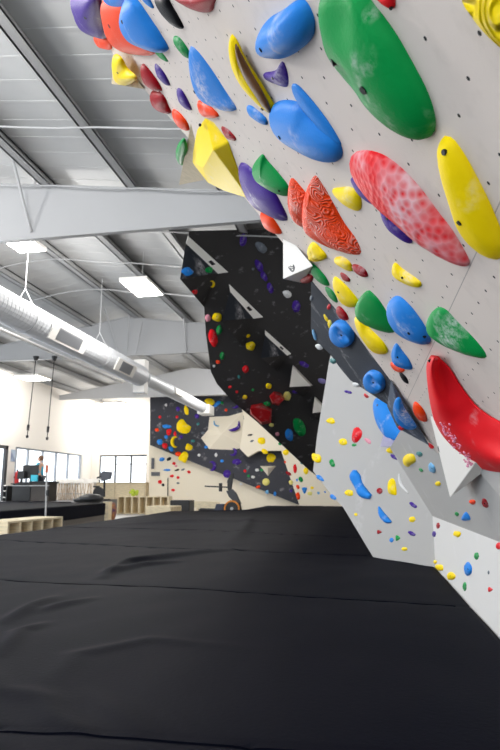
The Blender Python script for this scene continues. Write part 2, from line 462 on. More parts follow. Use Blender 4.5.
hold('green hold at the left end of the tall plywood volume', 'green', Plane(A.n, A.p+A.n*.03), [(184, 138), (178, 145), (177, 158), (182, 166), (187, 150)], h=.4)
o = facets('big faceted yellow hold with a sharp ridge near the left edge', A, [(205, 117, 0), (197, 129, .0), (191, 161, .02), (208, 183, .03), (224, 191, .02), (249, 199, 0), (238, 171, 0), (229, 142, 0), (213, 121, 0), (203, 168, .05), (213, 150, .05)],
       [(0, 1, 10), (1, 9, 10), (1, 2, 9), (2, 3, 9), (0, 10, 7), (0, 7, 8), (3, 4, 9), (9, 4, 10), (4, 5, 10), (5, 6, 7), (5, 7, 10), (8, 7, 6, 5, 4, 3, 2, 1, 0)], hmat('yellow', .1), name='climbing_hold', cat='climbing hold', bev=.006)
MB().tube(A.hit(200, 125, .02), A.hit(200, 125, .03), .006, n=10).build('bolt', m_bolt, o)
hold('small light blue hold at the foot of the banana-shaped hold', 'blue', A, [(246, 107), (248, 114), (258, 121), (267, 125), (266, 118), (257, 110), (250, 106)], h=.35, chalk=.4)
o = hold('long banana-shaped yellow hold with a brown wooden inner face', 'yellow', A, [(232, 34), (229, 46), (230.5, 62), (238, 80), (246, 93), (258, 106), (266, 114), (271, 117), (272, 110), (264, 94), (254, 76), (244, 58), (238, 42)], h=.35, chalk=.1, bolts=[(262, 110)])
m_brown = mat('brown_wood_face', (112, 72, 34), rough=.5, kind='wood')
inner = [(236, 41), (243, 55), (256, 78), (271, 107), (271, 114), (267, 113), (258, 99), (246, 80), (239, 62)]
ch = hold('x', 'brown', Plane(A.n, A.p+A.n*.016), [(235.5, 44), (241, 55), (251, 74), (264, 97), (270, 113), (265, 110), (254, 94), (244, 77), (237, 60)], h=.2, n=30, m=m_brown)
for k_ in ('label', 'category'): del ch[k_]
ch.name = 'wood_face'; ch.parent = o; ch.location -= o.location
ch['label'] = 'brown wooden inner face'
# -- upper centre
hold('thick blue hold at the top centre with a bolt at its left tip', 'blue', A, [(299, -1), (280, 12), (266, 21), (257, 36), (255, 49), (261, 57), (274, 58.8), (289, 57), (305, 46), (313, 35), (314.5, 20), (308, 3)], h=.42, chalk=.35, bolts=[(260, 50)])
o = hold('small purple three-sided hold under the thick blue hold', 'purple', A, [(282, 61), (276, 70), (264, 73), (265, 79), (275, 84), (287, 87), (288.5, 78), (286, 67)], h=.3, chalk=.45, p=1.4, peak=(279, 74), bolts=[(272, 78)])
o = hold('large blue scoop hold with a spoon-like hollow', 'blue', A, [(274, 104), (268, 113), (269, 126), (278, 138), (296, 149), (321, 160), (337, 161.5), (342.5, 153), (339, 141), (328, 128), (312, 115), (301, 104), (287, 101)], h=.3, chalk=.15, dents=[(308, 117, .22, .55)], bolts=[(280, 137)], n=60, rings=14)
bl = hold('x', 'blue', A, [(292, 84), (291, 91), (299, 106), (316, 124), (332, 144), (341, 146), (330, 124), (313, 101), (299, 86)], h=.2, chalk=.0, n=48)
for k_ in ('label', 'category'): del bl[k_]
bl.name = 'blade'; bl.parent = o; bl.location -= o.location
hold('giant green hold with a chalky left rim', 'green', A, [(326, -10), (318, 3), (318.5, 25), (323, 50), (340, 80), (363, 104), (384, 125), (400, 137), (417, 143), (428, 138), (431.5, 121), (426, 95), (412, 64), (395, 32), (376, 6), (358, -12)], h=.26, chalk=.3, p=2.2, dents=[(334, 20, .22, .4), (345, 78, .18, .35)], bolts=[(366, 90), (333, 62)], n=64, rings=12)
hold('red hold cut by the top frame edge above the giant green hold', 'red', A, [(374, -6), (381, 3), (392, 9), (395, 2), (393, -8)], h=.35, chalk=0, bolts=[(391, 7)])
hold('yellow rippled hold in the top right corner', 'yellow', A, [(462, -6), (466, 9), (480, 28), (498, 46), (510, 53), (528, 40), (520, -15)], h=.28, chalk=0, tex='ripple', m=mat('yellow_rippled', HC['yellow'], rough=.4, bump=1.0, tex='ripple', spec=.1), bolts=[(471, 8)])
hold('long smooth yellow hold reaching to the right frame edge', 'yellow', A, [(444, 136), (440.5, 143), (444, 166), (451, 195), (458, 224), (465, 240), (475, 252), (487, 260), (499, 261), (503, 250), (498, 230), (487, 200), (470, 164), (458, 144), (451, 137)], h=.3, chalk=.12, bolts=[(444, 149), (461, 222)], p=2.2)
hold('long crimson hold covered in chalky scale dimples', 'red', A, [(364, 152), (350, 156), (346, 166), (350, 177), (362, 192), (376, 205), (392, 217), (413, 234), (436, 252), (466, 266), (468, 259), (453, 231), (440, 214), (420, 187), (399, 166), (381, 155)], h=.26, tex='scales', chalk=.3, n=60, rings=12)
hold('purple hold peeking out under the left end of the scaly crimson hold', 'purple', A, [(350, 179), (356, 192), (366, 201), (374, 205), (379, 203), (368, 188), (357, 179)], h=.25, chalk=.1)
hold('purple hold under the middle of the scaly crimson hold', 'purple', A, [(380, 207), (381, 218), (388, 230), (399, 238), (411, 244), (409, 233), (402, 221), (391, 211)], h=.32, chalk=.15, bolts=[(387, 218)])
hold('rounded yellow hold left of the scaly crimson hold', 'yellow', A, [(331, 191), (340, 188), (350, 187), (358, 192), (361.5, 201), (360, 210), (354, 210), (342, 203)], h=.3, chalk=.35)
hold('large purple hold beside the big faceted yellow hold', 'purple', A, [(240, 163), (238, 168), (239, 180), (246, 197), (257, 210), (286, 221.5), (281, 203), (271, 187), (254, 171), (246, 164)], h=.3, chalk=.45, p=1.7)
hold('glossy green wedge overlapping the large purple hold', 'green', A, [(262, 154), (251, 168), (254, 179), (269, 189), (288, 196.5), (289, 187), (278, 172), (267, 160)], h=.38, chalk=.12, p=1.6, bolts=[(279, 190)])
hold('orange oval hold below the large purple hold', 'orange', A, [(260, 213), (262, 223), (268, 231), (281, 234), (278, 225), (270, 215)], h=.4, chalk=.1)
hold('narrower left spike of the orange swirl-patterned pair', 'orange', A, [(291, 178), (288, 196), (290, 213), (297, 225), (307, 226), (309, 200), (299, 184)], h=.3, tex='swirl', chalk=.3, p=1.5)
hold('broad right spike of the orange swirl-patterned pair', 'orange', A, [(315, 175), (307, 190), (303, 212), (306, 233), (318, 244), (336, 252), (359, 256), (356, 241), (343, 222), (329, 195), (320, 180)], h=.34, tex='swirl', chalk=.2, p=1.5, peak=(318, 222), n=56)
# -- middle
hold('knobbly yellow hold right under the broad orange spike', 'yellow', A, [(313, 242), (308, 248), (309, 259), (316, 262), (327, 257), (320, 247)], h=.4, lump=.3)
hold('flat yellow hold below the tip of the broad orange spike', 'yellow', A, [(335, 258), (334, 262), (344, 268), (352, 271), (351, 263), (343, 257)], h=.35, chalk=.4)
hold('dark red hold touching the flat yellow hold', 'darkred', A, [(351, 266), (355, 272), (364, 277), (368, 276), (365, 269), (357, 265)], h=.4)
hold('small red lozenge between yellow holds mid wall', 'darkred', A, [(340, 273), (343, 280), (349, 282), (350, 279), (345, 274)], h=.3, chalk=.1)
hold('upper green sliver along the left edge of the overhang', 'green', A, [(311, 264), (311, 273), (320, 283), (329, 286), (326, 277), (317, 267)], h=.3, chalk=.1)
hold('lower green sliver along the left edge of the overhang', 'green', A, [(325, 287), (329, 297), (337, 303), (336, 296), (331, 289)], h=.25, chalk=.1)
hold('broad yellow hold left of the dark green pyramid', 'yellow', A, [(334, 277), (333, 286), (340, 302), (350, 308), (359, 304), (357, 298), (348, 287), (339, 279)], h=.3, chalk=.15, bolts=[(338, 292)])
hold('red hold at the charcoal strip below the broad yellow hold', 'darkred', A, [(337, 307), (336, 312), (341, 319), (348, 320), (347, 314), (341, 307)], h=.35, chalk=.1)
hold('small yellow lozenge alone in the middle of the wall', 'yellow', A, [(394, 263), (391, 272), (396, 278), (410, 285), (420, 287), (421, 282), (413, 276), (402, 269)], h=.35, chalk=.5, bolts=[(402, 278)])
hold('dark green hold left of the chalky blue hold', 'green', A, [(367, 291), (358, 304), (357, 316), (362, 325), (374, 331), (391, 334.5), (394, 328), (389, 316), (381, 302), (373, 293)], h=.36, chalk=.08, p=1.7, peak=(366, 312))
hold('yellow hold below the dark green hold', 'yellow', A, [(354, 318), (357, 330), (366, 345), (374, 354), (384, 354.5), (388, 350), (382, 340), (368, 327), (360, 318)], h=.3, chalk=.15)
hold('chalky blue hold between the two green holds', 'blue', A, [(397, 296), (388, 302), (385.5, 312), (388, 322), (397, 334), (413, 342), (429, 344), (428, 332), (418, 315), (407, 302)], h=.34, chalk=.55, bolts=[(409, 334), (425, 336)])
hold('large green hold with a white chalk patch above the red volume', 'green', A, [(436, 309), (427, 321), (427, 333), (441, 345), (462, 355), (484, 359.5), (486, 353), (475, 339), (456, 321), (446, 311)], h=.34, chalk=.75, p=1.6, peak=(440, 333))
hold('small blue cone above the orange and black pair', 'blue', A, [(396, 343), (391, 353), (393, 363), (400, 368), (412, 369.5), (410, 361), (402, 350)], h=.38, chalk=.2, p=1.5, bolts=[(398, 357)])
hold('small orange hold directly under the small blue cone', 'orange', A, [(390, 363), (393, 369), (400, 372.5), (405, 370), (398, 364)], h=.3)
hold('thin black hold hanging below the small orange one', 'black', A, [(399, 373), (403, 381), (408, 384), (407, 378), (402, 373)], h=.3, chalk=0)
hold('orange ring-shaped hold left of the red volume', 'orange', A, [(414, 402), (413, 411), (419, 420), (426, 422), (425, 412), (419, 404)], h=.35, dents=[(418, 410, .04, .95)])
# -- red volume and white prongs
v57 = facets('white triangular volume with a black emblem below the red volume', A, [(430, 416, 0), (450, 498, .12), (481, 474, .03), (500, 430, 0), (465, 420, 0)],
             [(0, 1, 2), (0, 2, 3, 4), (0, 4, 3, 1), (1, 3, 2)], m_white, bev=.003)
facets('shade-grey triangular volume at the right frame edge below the red volume', A, [(479, 472, .03), (505, 503, .06), (560, 520, 0), (560, 430, 0), (500, 430, 0)],
       [(0, 1, 2, 3), (0, 3, 4), (0, 4, 1), (1, 4, 3, 2)], m_wallB, bev=.003)  # white-ish volume coloured grey, the shade on it put into the paint
Lr = [[(431, 355), (426.5, 365), (427.5, 385), (431, 408), (438, 432), (450, 452), (466, 467), (486, 476), (510, 479), (535, 478)],
      [(434, 357), (430.5, 368), (432, 386), (437, 407), (446, 426), (459, 442), (475, 454), (494, 462), (515, 465), (536, 464)],
      [(437, 360), (440, 374), (447, 391), (455, 405), (465, 418), (478, 429), (492, 439), (506, 446), (521, 450), (537, 450)],
      [(438, 356), (449, 367), (458, 381), (467, 394), (477, 406), (489, 415), (501, 422), (513, 428), (526, 434), (538, 438)]]
def crm(P, n):
    out = []
    for i in range(n):
        t = i/(n-1)*(len(P)-1); k = min(int(t), len(P)-2); f = t-k
        a, b, c, d = P[max(k-1, 0)], P[k], P[k+1], P[min(k+2, len(P)-1)]
        out.append([.5*(2*b[q]+(c[q]-a[q])*f+(2*a[q]-5*b[q]+4*c[q]-d[q])*f*f+(3*b[q]-a[q]-3*c[q]+d[q])*f**3) for q in range(len(b))])
    return out
rows4 = [crm([(x, y, hh*min(1, .5+i*.17)) for i, (x, y) in enumerate(row)], 40) for row, hh in zip(Lr, (0, .058, .03, 0))]
cols = [crm([r_[i] for r_ in rows4], 16) for i in range(40)]
vs = [A.hit(q[0], q[1], .003+max(0, q[2])) for c_ in cols for q in c_]; fs = []
for i in range(39):
    for k in range(15): fs.append((i*16+k, i*16+k+1, (i+1)*16+k+1, (i+1)*16+k))
fs.append(tuple(range(16))); fs.append(tuple(range(39*16, 40*16))[::-1])
fs.append(tuple([i*16 for i in range(40)]+[i*16+15 for i in range(39, -1, -1)]))
rv = link('climbing_volume', vs, fs, mat('red_volume', HC['red'], rough=.5, spec=.1, chalk=.1), smooth=True)
meta(rv, 'huge smooth red volume with crumbly chalk on its lower left', 'climbing volume', 'holds on the white overhanging wall'); ALL.append(rv)
v = A.hit(432, 359, .02); MB().tube(v, v+A.n*.012, .004).build('bolt', m_bolt, rv)
mb = MB(); rr = random.Random(4)
for i in range(80):
    tt = rr.random(); px = 443+27*tt+rr.uniform(-3, 7)*(1-tt*.5); py = 426+38*tt+rr.uniform(-5, 4)
    r_ = rr.uniform(.002, .0055); mb.sphere(A.hit(px, py, .06+rr.uniform(-.006, .001)), r_, r_*1.3, r_, n=6, k=4)
ck = mb.build('chalk_crumbs', mat('pink_chalk', (225, 150, 178), rough=.9, chalk=.6, cscale=30), rv); ck['kind'] = 'stuff'; ck['label'] = 'crumbly pinkish chalk'
def emblem(parent, pl, cx, cy, r, h):
    vs = []; fs = []
    o2 = smooth_outline([(cx-r*.7, cy-r*.9), (cx+r*.3, cy-r*.8), (cx+r*.8, cy+r*.1), (cx+r*.5, cy+r*1.1), (cx-r*.1, cy+r*1.1), (cx-r*.8, cy+r*.1)], 20)
    vs = [pl.hit(x, y, h) for x, y in o2]; vs += [v-pl.n*.002 for v in vs]
    o = link('emblem', vs, [tuple(range(20)), tuple(range(20, 40))[::-1]]+[(i, (i+1) % 20, 20+(i+1) % 20, 20+i) for i in range(20)], mat('emblem_black', (20, 22, 30), .5), parent)
    o['label'] = 'black round printed emblem'
    mk = MB()
    for dx, dy, w, hh in [(-.4, -.45, .16, .14), (.1, -.35, .18, .14), (-.35, .05, .1, .1), (.05, .2, .22, .1), (.2, .65, .12, .1)]:
        a = [pl.hit(cx+r*(dx+sx*w), cy+r*(dy+sy*hh), h+.0008) for sx, sy in ((-1, -1), (1, -1), (1, 1), (-1, 1))]
        mk.slab(a, -pl.n*.002)
    k = mk.build('emblem_marks', m_white, o)
    return o
# fix-up for sub-parts: world offset bookkeeping
def fplane(o, idx):
    me = o.data; v = [me.vertices[i].co+o.location for i in me.polygons[idx].vertices]
    return v
a, b, c = A.hit(430, 416), A.hit(450, 498, .12), A.hit(481, 474, .03)
pf = plane3(a, b, c); emblem(v57, pf, 442, 449, 5.0, .0015)
pwv = plane3(A.hit(283, 240), A.hit(283, 279, .09), A.hit(313, 266, .02))
v59 = facets('small white triangular volume with emblem on the left edge', A, [(283, 239, 0), (283, 279, .09), (313, 266, .02), (296, 245, 0), (302, 283, .0)],
             [(0, 1, 2, 3), (1, 4, 2), (0, 4, 1), (0, 3, 2, 4)], m_white, bev=.002)
emblem(v59, pwv, 291.5, 267, 4.2, .001)
hold('small red hold beside the emblem of the lower white volume', 'red', A, [(428, 443), (429, 447), (432, 449), (434, 447), (431, 444)], h=.3, chalk=0)
hold('small red hold under the little white volume', 'darkred', A, [(298, 277), (302, 283), (311, 282), (313, 276), (306, 274)], h=.4, chalk=.1)

# -- charcoal strip
def ell(x, y, w, h, rot=0, n=12, sq=0):
    c, s = math.cos(math.radians(rot)), math.sin(math.radians(rot)); o = []
    for i in range(n):
        t = 2*math.pi*i/n; a = w/2*math.cos(t); b = h/2*math.sin(t)
        o.append((x+a*c-b*s, y+a*s+b*c))
    return o
hold('upper of two round blue cup holds on the charcoal strip', 'blue', PE, ell(341.5, 334, 25, 28, -20), h=.35, p=3, chalk=.2, dents=[(342, 335, .36, .8)], n=40, rings=14, bolts=[(342, 335)])
hold('lower of two round blue cup holds on the charcoal strip', 'blue', PE, ell(374, 382, 22, 24, -20), h=.35, p=3, chalk=.2, dents=[(374, 382, .36, .8)], n=40, rings=14, bolts=[(374, 382)])
fv = facets('charcoal triangular volume with a chalky blue hold on it', PV, [(391, 379, .02), (430, 446, .03), (397, 428, .03), (387, 406, .03), (399, 412, .06), PV.hit(400, 405, -.08)],
            [(0, 4, 1), (1, 4, 2), (2, 4, 3), (3, 4, 0), (0, 1, 5), (1, 2, 5), (2, 3, 5), (3, 0, 5)], mat('slate_volume_paint', (96, 104, 118), rough=.7, chalk=.5, cscale=14, spec=.2), bev=.003)
hold('chalky blue hold on the charcoal triangular volume', 'blue', Plane(PV.n, PV.p+PV.n*.05), [(395, 400), (393, 412), (398, 424), (408, 430), (416, 428), (412, 420), (404, 408), (400, 398)], h=.25, chalk=.8)
hold('small pinkish red hold on the charcoal triangular volume', 'red', Plane(PV.n, PV.p+PV.n*.05), ell(401, 428, 6, 5, 30), h=.3, chalk=.2)
hold('large blue crescent hold below the charcoal strip', 'blue', PB, [(375, 398), (373, 407), (377, 423), (386, 437), (397, 442), (409, 440), (404, 426), (392, 405), (383, 399)], h=.3, chalk=.15, bolts=[(377, 404)])
o = facets('small lilac and white wedge volume below the blue crescent', PB, [(384, 433, 0), (380, 447, .12), (399, 446, .12), (393, 438, 0)], [(0, 1, 2, 3), (0, 3, 2, 1)], mat('lilac_chalked', (205, 200, 225), chalk=.4, cscale=14), bev=0)

# -- black wall volumes
def cvol(label, Tp, S1, S2, R, Qp, Bm, h1, hq, whiteface=False):
    w = []
    V = [PC.hit(*Tp), PC.hit(*S1, h1), PC.hit(*S2, h1), PC.hit(*R), PC.hit(*Qp, hq), PC.hit(*Bm)]
    o = link('climbing_volume', V, [(1, 2, 4), (4, 2, 3, 5), (0, 1, 4, 5), (0, 5, 3), (0, 3, 2, 1)], mats=[m_black], fm=[0, 1, 1, 1, 0 if whiteface else 1], m=m_white if whiteface else mat('black_volume_paint', (46, 50, 58), rough=.8, chalk=.55, cscale=2, spec=.2))
    meta(o, label, 'climbing volume'); ALL.append(o)
    if not whiteface:
        top = MB().slab([V[0]+PC.n*.01, V[3]+PC.n*.01, V[2]+PC.n*.02, V[1]+PC.n*.02], -PC.n*.03).build('top_strip', m_white, o)
        top['label'] = 'white painted top strip'
        a, b = V[1].lerp(V[2], .62), V[0].lerp(V[3], .62)
        a2, b2 = V[1].lerp(V[2], .74), V[0].lerp(V[3], .74)
        q = [a.lerp(b, .3), a2.lerp(b2, .3), a2.lerp(b2, .7), a.lerp(b, .7)]
        lg = MB()
        for i in range(3):
            u, v = i/3, i/3+.22
            lg.slab([q[0].lerp(q[1], u)+PC.n*.03, q[0].lerp(q[1], v)+PC.n*.03, q[3].lerp(q[2], v)+PC.n*.03, q[3].lerp(q[2], u)+PC.n*.03], -PC.n*.02)
        l2 = lg.build('printed_mark', mat('emblem_black', (20, 22, 30)), o); l2['label'] = 'small dark printed mark'
    else:
        u2 = MB().slab([V[4], V[2], V[3], V[5]], -PC.n*.01).build('underside', m_black, o); u2['label'] = 'black underside'
        for v in range(1): pass
    return o, V
_, V1 = cvol('topmost and largest triangular volume on the black wall', (188, 236), (186, 243), (218, 273), (228, 272), (180, 279), (204, 307), .04, .95)
cvol('second triangular volume from the top on the black wall', (229, 284), (230, 291), (253.5, 318), (263, 317), (222, 321), (243, 347), .04, .8)
cvol('third triangular volume from the top on the black wall', (265, 330), (265, 334.5), (287, 355), (291, 353.5), (261, 358), (277, 371), .03, .65)
cvol('white-faced triangular volume, fourth down on the black wall', (293, 365), (292.5, 366.5), (311, 386), (313, 385.5), (289.5, 387), (303, 397), .3, .6, True)
cvol('small white-faced volume at the right edge of the black wall', (315, 396.5), (314.5, 398), (327, 411.5), (329, 411), (312.5, 413), (318, 421), .28, .5, True)
# small holds: (x, y, w, h, rot, colour, [extra])
def smalls(pl, wallname, items, h=.3, n=16, rings=5, chalk=.2, hs=None):
    rec = []; GRP[id(pl)] = 'climbing holds on the '+wallname
    for it in items:
        x, y, w, hh, rot, c = it[:6]; sh = it[6] if len(it) > 6 else 'hold'
        rec.append([x, y, w, hh, rot, c, sh])
    for r in rec:
        x, y, w, hh, rot, c, sh = r
        same = sorted([q for q in rec if q[5] == c], key=lambda q: (q[1], q[0]))
        k = same.index(r); cn = CN.get(c, c)
        sz = 'tiny ' if w*hh < 26 else ('small ' if w*hh < 70 else '')
        ordn = ['topmost', 'second', 'third', 'fourth', 'fifth', 'sixth', 'seventh', 'eighth', 'ninth', 'tenth', 'eleventh', 'twelfth', 'thirteenth', 'fourteenth']
        if len(same) == 1: lab = f'{sz}{cn} {sh}, the only {cn} one on the {wallname}'
        elif k == 0: lab = f'{sz}{cn} {sh}, topmost {cn} one on the {wallname}'
        elif k == len(same)-1: lab = f'{sz}{cn} {sh}, lowest {cn} one on the {wallname}'
        else: lab = f'{sz}{cn} {sh}, {ordn[k]} {cn} one from the top on the {wallname}'
        if sh.startswith('crescent'):
            c_, s_ = math.cos(math.radians(rot)), math.sin(math.radians(rot)); sp = []
            for t in range(7):
                a = math.radians(-110+t*220/6); px = w/2*math.cos(a)*.8-w*.1; py = hh/2*math.sin(a)*.85
                sp.append((x+px*c_-py*s_, y+px*s_+py*c_, [.2, .6, .9, 1, .9, .6, .2][t]*min(w, hh)*.2))
            bar(lab, c, pl, sp, h=1.0, chalk=chalk, k=6, n=14)
        elif sh.startswith('pyramid') or sh.startswith('jagged'):
            kk = 3 if sh.startswith('pyramid') else 7
            pts = []
            for i in range(kk):
                a = math.radians(rot+i*360/kk); rr = .5 if kk == 3 else random.uniform(.3, .68)
                pts.append((x+w*rr*math.cos(a), y+hh*rr*math.sin(a)))
            hold(lab, c, pl, pts, h=h, n=n+5, rings=rings, chalk=chalk, p=1.4)
        else:
            r1 = random.uniform(.0, .18)
            e = ell(x, y, w, hh, rot)
            e = [(px+(random.random()-.5)*w*.12, py+(random.random()-.5)*hh*.12) for px, py in e]
            hold(lab, c, pl, e, h=h, n=n, rings=rings, chalk=chalk, p=random.choice([1.6, 2, 2.4]), lump=.15, bolts=[(x, y)] if w*hh > 60 else ())
Y, R, B, G, PU, O_, DR = 'yellow', 'red', 'blue', 'green', 'purple', 'orange', 'darkred'
pq = plane3(V1[1], V1[2], V1[4])
smalls(pq, 'face of the topmost black volume', [(187, 272, 12, 8, 20, B), (209, 270, 8, 6, 0, G)])
pq2 = plane3(V1[4], V1[2], V1[5])
smalls(pq2, 'underside of the topmost black volume', [(195, 292, 6, 5, 0, R), (212, 284, 6, 7, 0, Y, 'crescent hold')])
smalls(PC, 'black wall', [(243, 240, 7, 13, 10, PU), (261, 247, 13, 9, 40, 'grey'), (259, 266, 7, 14, -20, PU), (264, 276, 6, 11, -30, PU), (270, 288, 6, 11, -20, PU),
    (253, 269, 3, 3, 0, 'grey'), (287, 294, 10, 7, 30, 'white'), (296, 306, 9, 12, 0, PU), (208, 318, 6, 8, 0, 'pink'), (217, 317, 10, 9, 0, Y), (219, 330, 6, 10, 10, G), (213, 338, 9, 18, -10, R, 'pointed hold'),
    (222, 356, 5, 8, 0, G), (218, 362, 5, 4, 0, O_), (214, 366, 3, 3, 0, 'white'), (245.5, 369, 7, 8, 0, R), (239, 377, 3, 4, 0, 'teal'), (247, 335, 7, 5, 20, Y), (250.5, 346, 10, 9, 0, Y),
    (278, 359, 7, 6, 10, Y), (268.5, 386, 6, 6, 0, Y), (230, 387, 4, 3, 0, R), (245, 397, 5, 4, 0, Y), (237, 392, 3, 3, 0, R), (253, 390, 3, 3, 0, G), (287, 396, 8, 9, 0, 'paleyellow'),
    (267, 404, 7, 5, 0, G), (299, 427, 12, 19, -20, G, 'long oval hold'), (289.5, 435, 8, 13, -10, B, 'pointed hold'), (271.5, 425, 5, 4, 0, 'paleyellow'), (277.5, 434, 4, 4, 0, 'pink'),
    (304, 364, 11, 5, 25, PU), (322, 381, 9, 5, 20, 'lavender'), (295, 392, 6, 3, 10, PU)])
def redvol(label, base, top, ph):
    n = len(base)
    o = facets(label, PC, [(x, y, 0) for x, y in base]+[(x, y, ph) for x, y in top], [tuple(range(n))[::-1]]+[tuple(range(n, 2*n))]+[(i, (i+1) % n, n+(i+1) % n, n+i) for i in range(n)], mat('red_volume_chalked', (190, 24, 30), rough=.45, chalk=.45, cscale=3), bev=.01)
redvol('larger red chunky volume low on the black wall', [(251, 405), (262, 403), (272, 409), (271, 423), (262, 425), (250, 414)], [(250, 409), (258, 406), (271, 412), (269, 421), (261, 422), (252, 414)], .35)
redvol('smaller red chunky volume low on the black wall', [(269, 396), (274, 391), (281, 393), (285, 399), (278, 406), (272, 404)], [(270, 397), (274, 394), (280, 396), (283, 400), (278, 404), (273, 402)], .3)

# charcoal strip smalls
smalls(PE, 'charcoal strip', [(329, 307, 4, 6, 10, R), (326, 318, 3, 9, -30, Y), (330, 324, 4, 9, -10, Y), (314.5, 335, 3, 13, -15, 'lightblue'), (319, 347, 8, 5, 30, 'white'), (333, 361, 7, 5, 30, 'teal'), (356, 385, 8, 4, 20, 'white'), (366, 396, 6, 3, 40, R), (311.5, 298, 3, 6, 0, 'grey')], n=14)
# light grey wall
smalls(PB, 'light grey wall', [(331, 421, 9, 6, 10, Y), (348, 392, 8, 3, 15, PU), (356.5, 435, 10, 17, 15, R, 'pointed oval hold'), (354, 445, 5, 3, 0, G), (368, 441, 9, 4, 40, 'pink'), (343, 442, 9, 7, 10, Y),
    (316.5, 458, 12, 8, 35, Y), (332, 463, 5, 9, -20, G), (349, 493, 9, 7, 0, Y), (379.5, 491, 6, 6, 0, DR), (393, 487, 9, 18, -5, Y, 'jagged hold'), (394, 457, 9, 4, 30, PU), (391, 450, 10, 6, 0, Y),
    (398, 446, 4, 5, 0, DR), (413, 505, 9, 4, 35, PU), (412, 519.5, 7, 6, 0, Y), (356, 514.5, 4, 3, 0, Y), (379, 532, 6, 5, 0, DR, 'pyramid hold'), (391.5, 540, 4, 5, 0, B), (397.5, 538, 6, 7, 0, G, 'pyramid hold'),
    (412, 533.5, 8, 4, 30, PU), (404.5, 549, 6, 4, 0, Y), (320, 478, 10, 4, 35, B), (333, 497, 8, 4, 40, B)])
bar('big blue boomerang-shaped hold on the light grey wall', 'blue', PB, [(355, 470, 1.5), (355.5, 476, 5), (359, 485, 4.2), (364, 493, 5), (371, 497, 2.5)], h=.9)
bar('blue crescent hold low on the light grey wall', 'blue', PB, [(379, 506.5, .6), (382, 514, 2.8), (387, 520, 3), (391.5, 522, 1)], h=.9)
bar('thin white crescent beside the jagged yellow hold on the light grey wall', 'white', PB, [(399, 474, .5), (401, 484, 1.3), (408, 493, .6)], h=1.2)
smalls(PA2, 'lower overhang panel', [(409, 461, 11, 13, 0, Y, 'jagged hold'), (419.5, 454, 7, 5, 20, 'teal'), (421, 470, 5, 3, 30, G), (432, 468, 7, 11, -20, 'lightblue'), (438, 483.5, 6, 5, 0, Y),
    (472.5, 502, 7, 5, 20, O_), (485, 503.5, 6, 11, -25, DR), (457, 514, 5, 4, 40, G), (466, 517, 11, 11, -90, B, 'pyramid hold')], n=18)
smalls(PK, 'vertical kickboard', [(438, 525.5, 4, 6, 0, DR), (434, 534, 4, 6, 0, PU), (457, 534, 8, 6, 0, Y), (476.5, 556, 5, 8, 0, G), (468, 569, 8, 14, 0, B, 'pointed hold'), (434.5, 562, 5, 4, 0, Y), (439.5, 567.5, 9, 6, 20, Y), (451, 576, 9, 8, 0, Y),
    (464.6, 586.5, 4, 9, 0, G), (490, 589.5, 6, 6, 0, R, 'pyramid hold'), (499, 546, 7, 7, 0, R), (488.5, 572.5, 2, 4, 0, 'grey')], n=18)
# far walls
smalls(PD, 'far dark wall', [(186, 410, 6, 10, 0, Y, 'jagged hold'), (184, 427, 12, 13, 0, Y, 'jagged hold'), (175, 442, 9, 12, 180, Y, 'crescent hold'), (184, 458, 9, 13, 20, Y, 'jagged hold'), (189, 447, 7, 7, -60, Y, 'jagged hold'), (209, 402, 9, 6, 0, Y, 'jagged hold'),
    (165, 446, 5, 6, 0, R), (169, 432, 5, 7, 20, R), (157, 430, 4, 4, 0, O_), (177, 417, 3, 3, 0, R), (178, 409, 4, 5, 0, PU), (167, 426.5, 9, 4, 0, B), (159.5, 442, 6, 6, 0, B), (171, 449, 4, 6, -40, B), (178, 454, 6, 5, 0, O_), (175, 434, 3, 5, 0, R),
    (217, 404, 9, 4, -40, B), (235, 404, 11, 9, 0, PU, 'crescent hold'), (212, 466, 9, 10, 0, PU, 'crescent hold'), (233, 452, 9, 8, 20, PU, 'crescent hold'), (237, 462, 9, 6, 0, PU), (227, 474, 8, 8, 0, PU), (271, 458, 10, 9, 0, Y),
    (258, 487, 5, 3, -20, O_), (267, 492, 4, 4, 0, 'lightblue'), (275, 494, 3, 5, 0, B), (253, 477, 4, 3, 0, 'white'), (248.5, 476, 3, 3, 0, G), (166, 405, 3, 3, 0, 'white'), (197, 416, 5, 5, 0, PU), (198, 424, 3, 3, 0, 'teal'), (181, 437, 4, 4, 0, PU), (199, 455, 3, 3, 0, 'white'), (216, 455, 3, 4, 0, 'white'),
    (166, 437, 4, 4, 0, B), (160, 417, 3, 3, 0, R), (193, 441, 4, 3, 0, 'teal'), (203, 433, 4, 3, 0, 'grey'), (245, 471, 3, 3, 0, R), (222, 461, 4, 3, 0, B), (257, 470, 4, 3, 0, 'white'), (226, 410, 3, 3, 0, O_), (222, 403, 3, 3, 0, G), (262, 470, 3, 3, 0, G), (241, 484, 3, 3, 0, 'white'), (206, 447, 4, 3, 0, B)], n=12, rings=4, h=.25)
facets('small white triangular volume on the far dark wall', PD, [(260, 466, 0), (276, 466, 0), (268, 476, 0), (268, 468, .3)], [(0, 3, 1), (1, 3, 2), (2, 3, 0), (0, 1, 2)], m_cream, bev=0)
hold('pale round hold under the small white triangular volume', 'paleyellow', PD, ell(266, 482, 7.5, 7.5), h=.25, n=16, rings=5)
facets('cream angular volume spread across the far dark wall', PD, [(201, 438, 0), (208, 430, 0), (209.5, 417, 0), (229, 416, 0), (243, 412, 0), (246, 447, 0), (232, 450, 0), (209, 449, 0), (222, 434, .35)],
       [(i, 8, (i+1) % 8) for i in range(8)]+[tuple(range(8))], m_cream, bev=0)
bar('purple crescent hold on the cream angular far volume', 'purple', Plane(PD.n, PD.p+PD.n*.3), [(239, 421, .5), (238.5, 427, 1.6), (233, 430, 1.6), (229, 430, .5)], h=1, k=6, n=12)
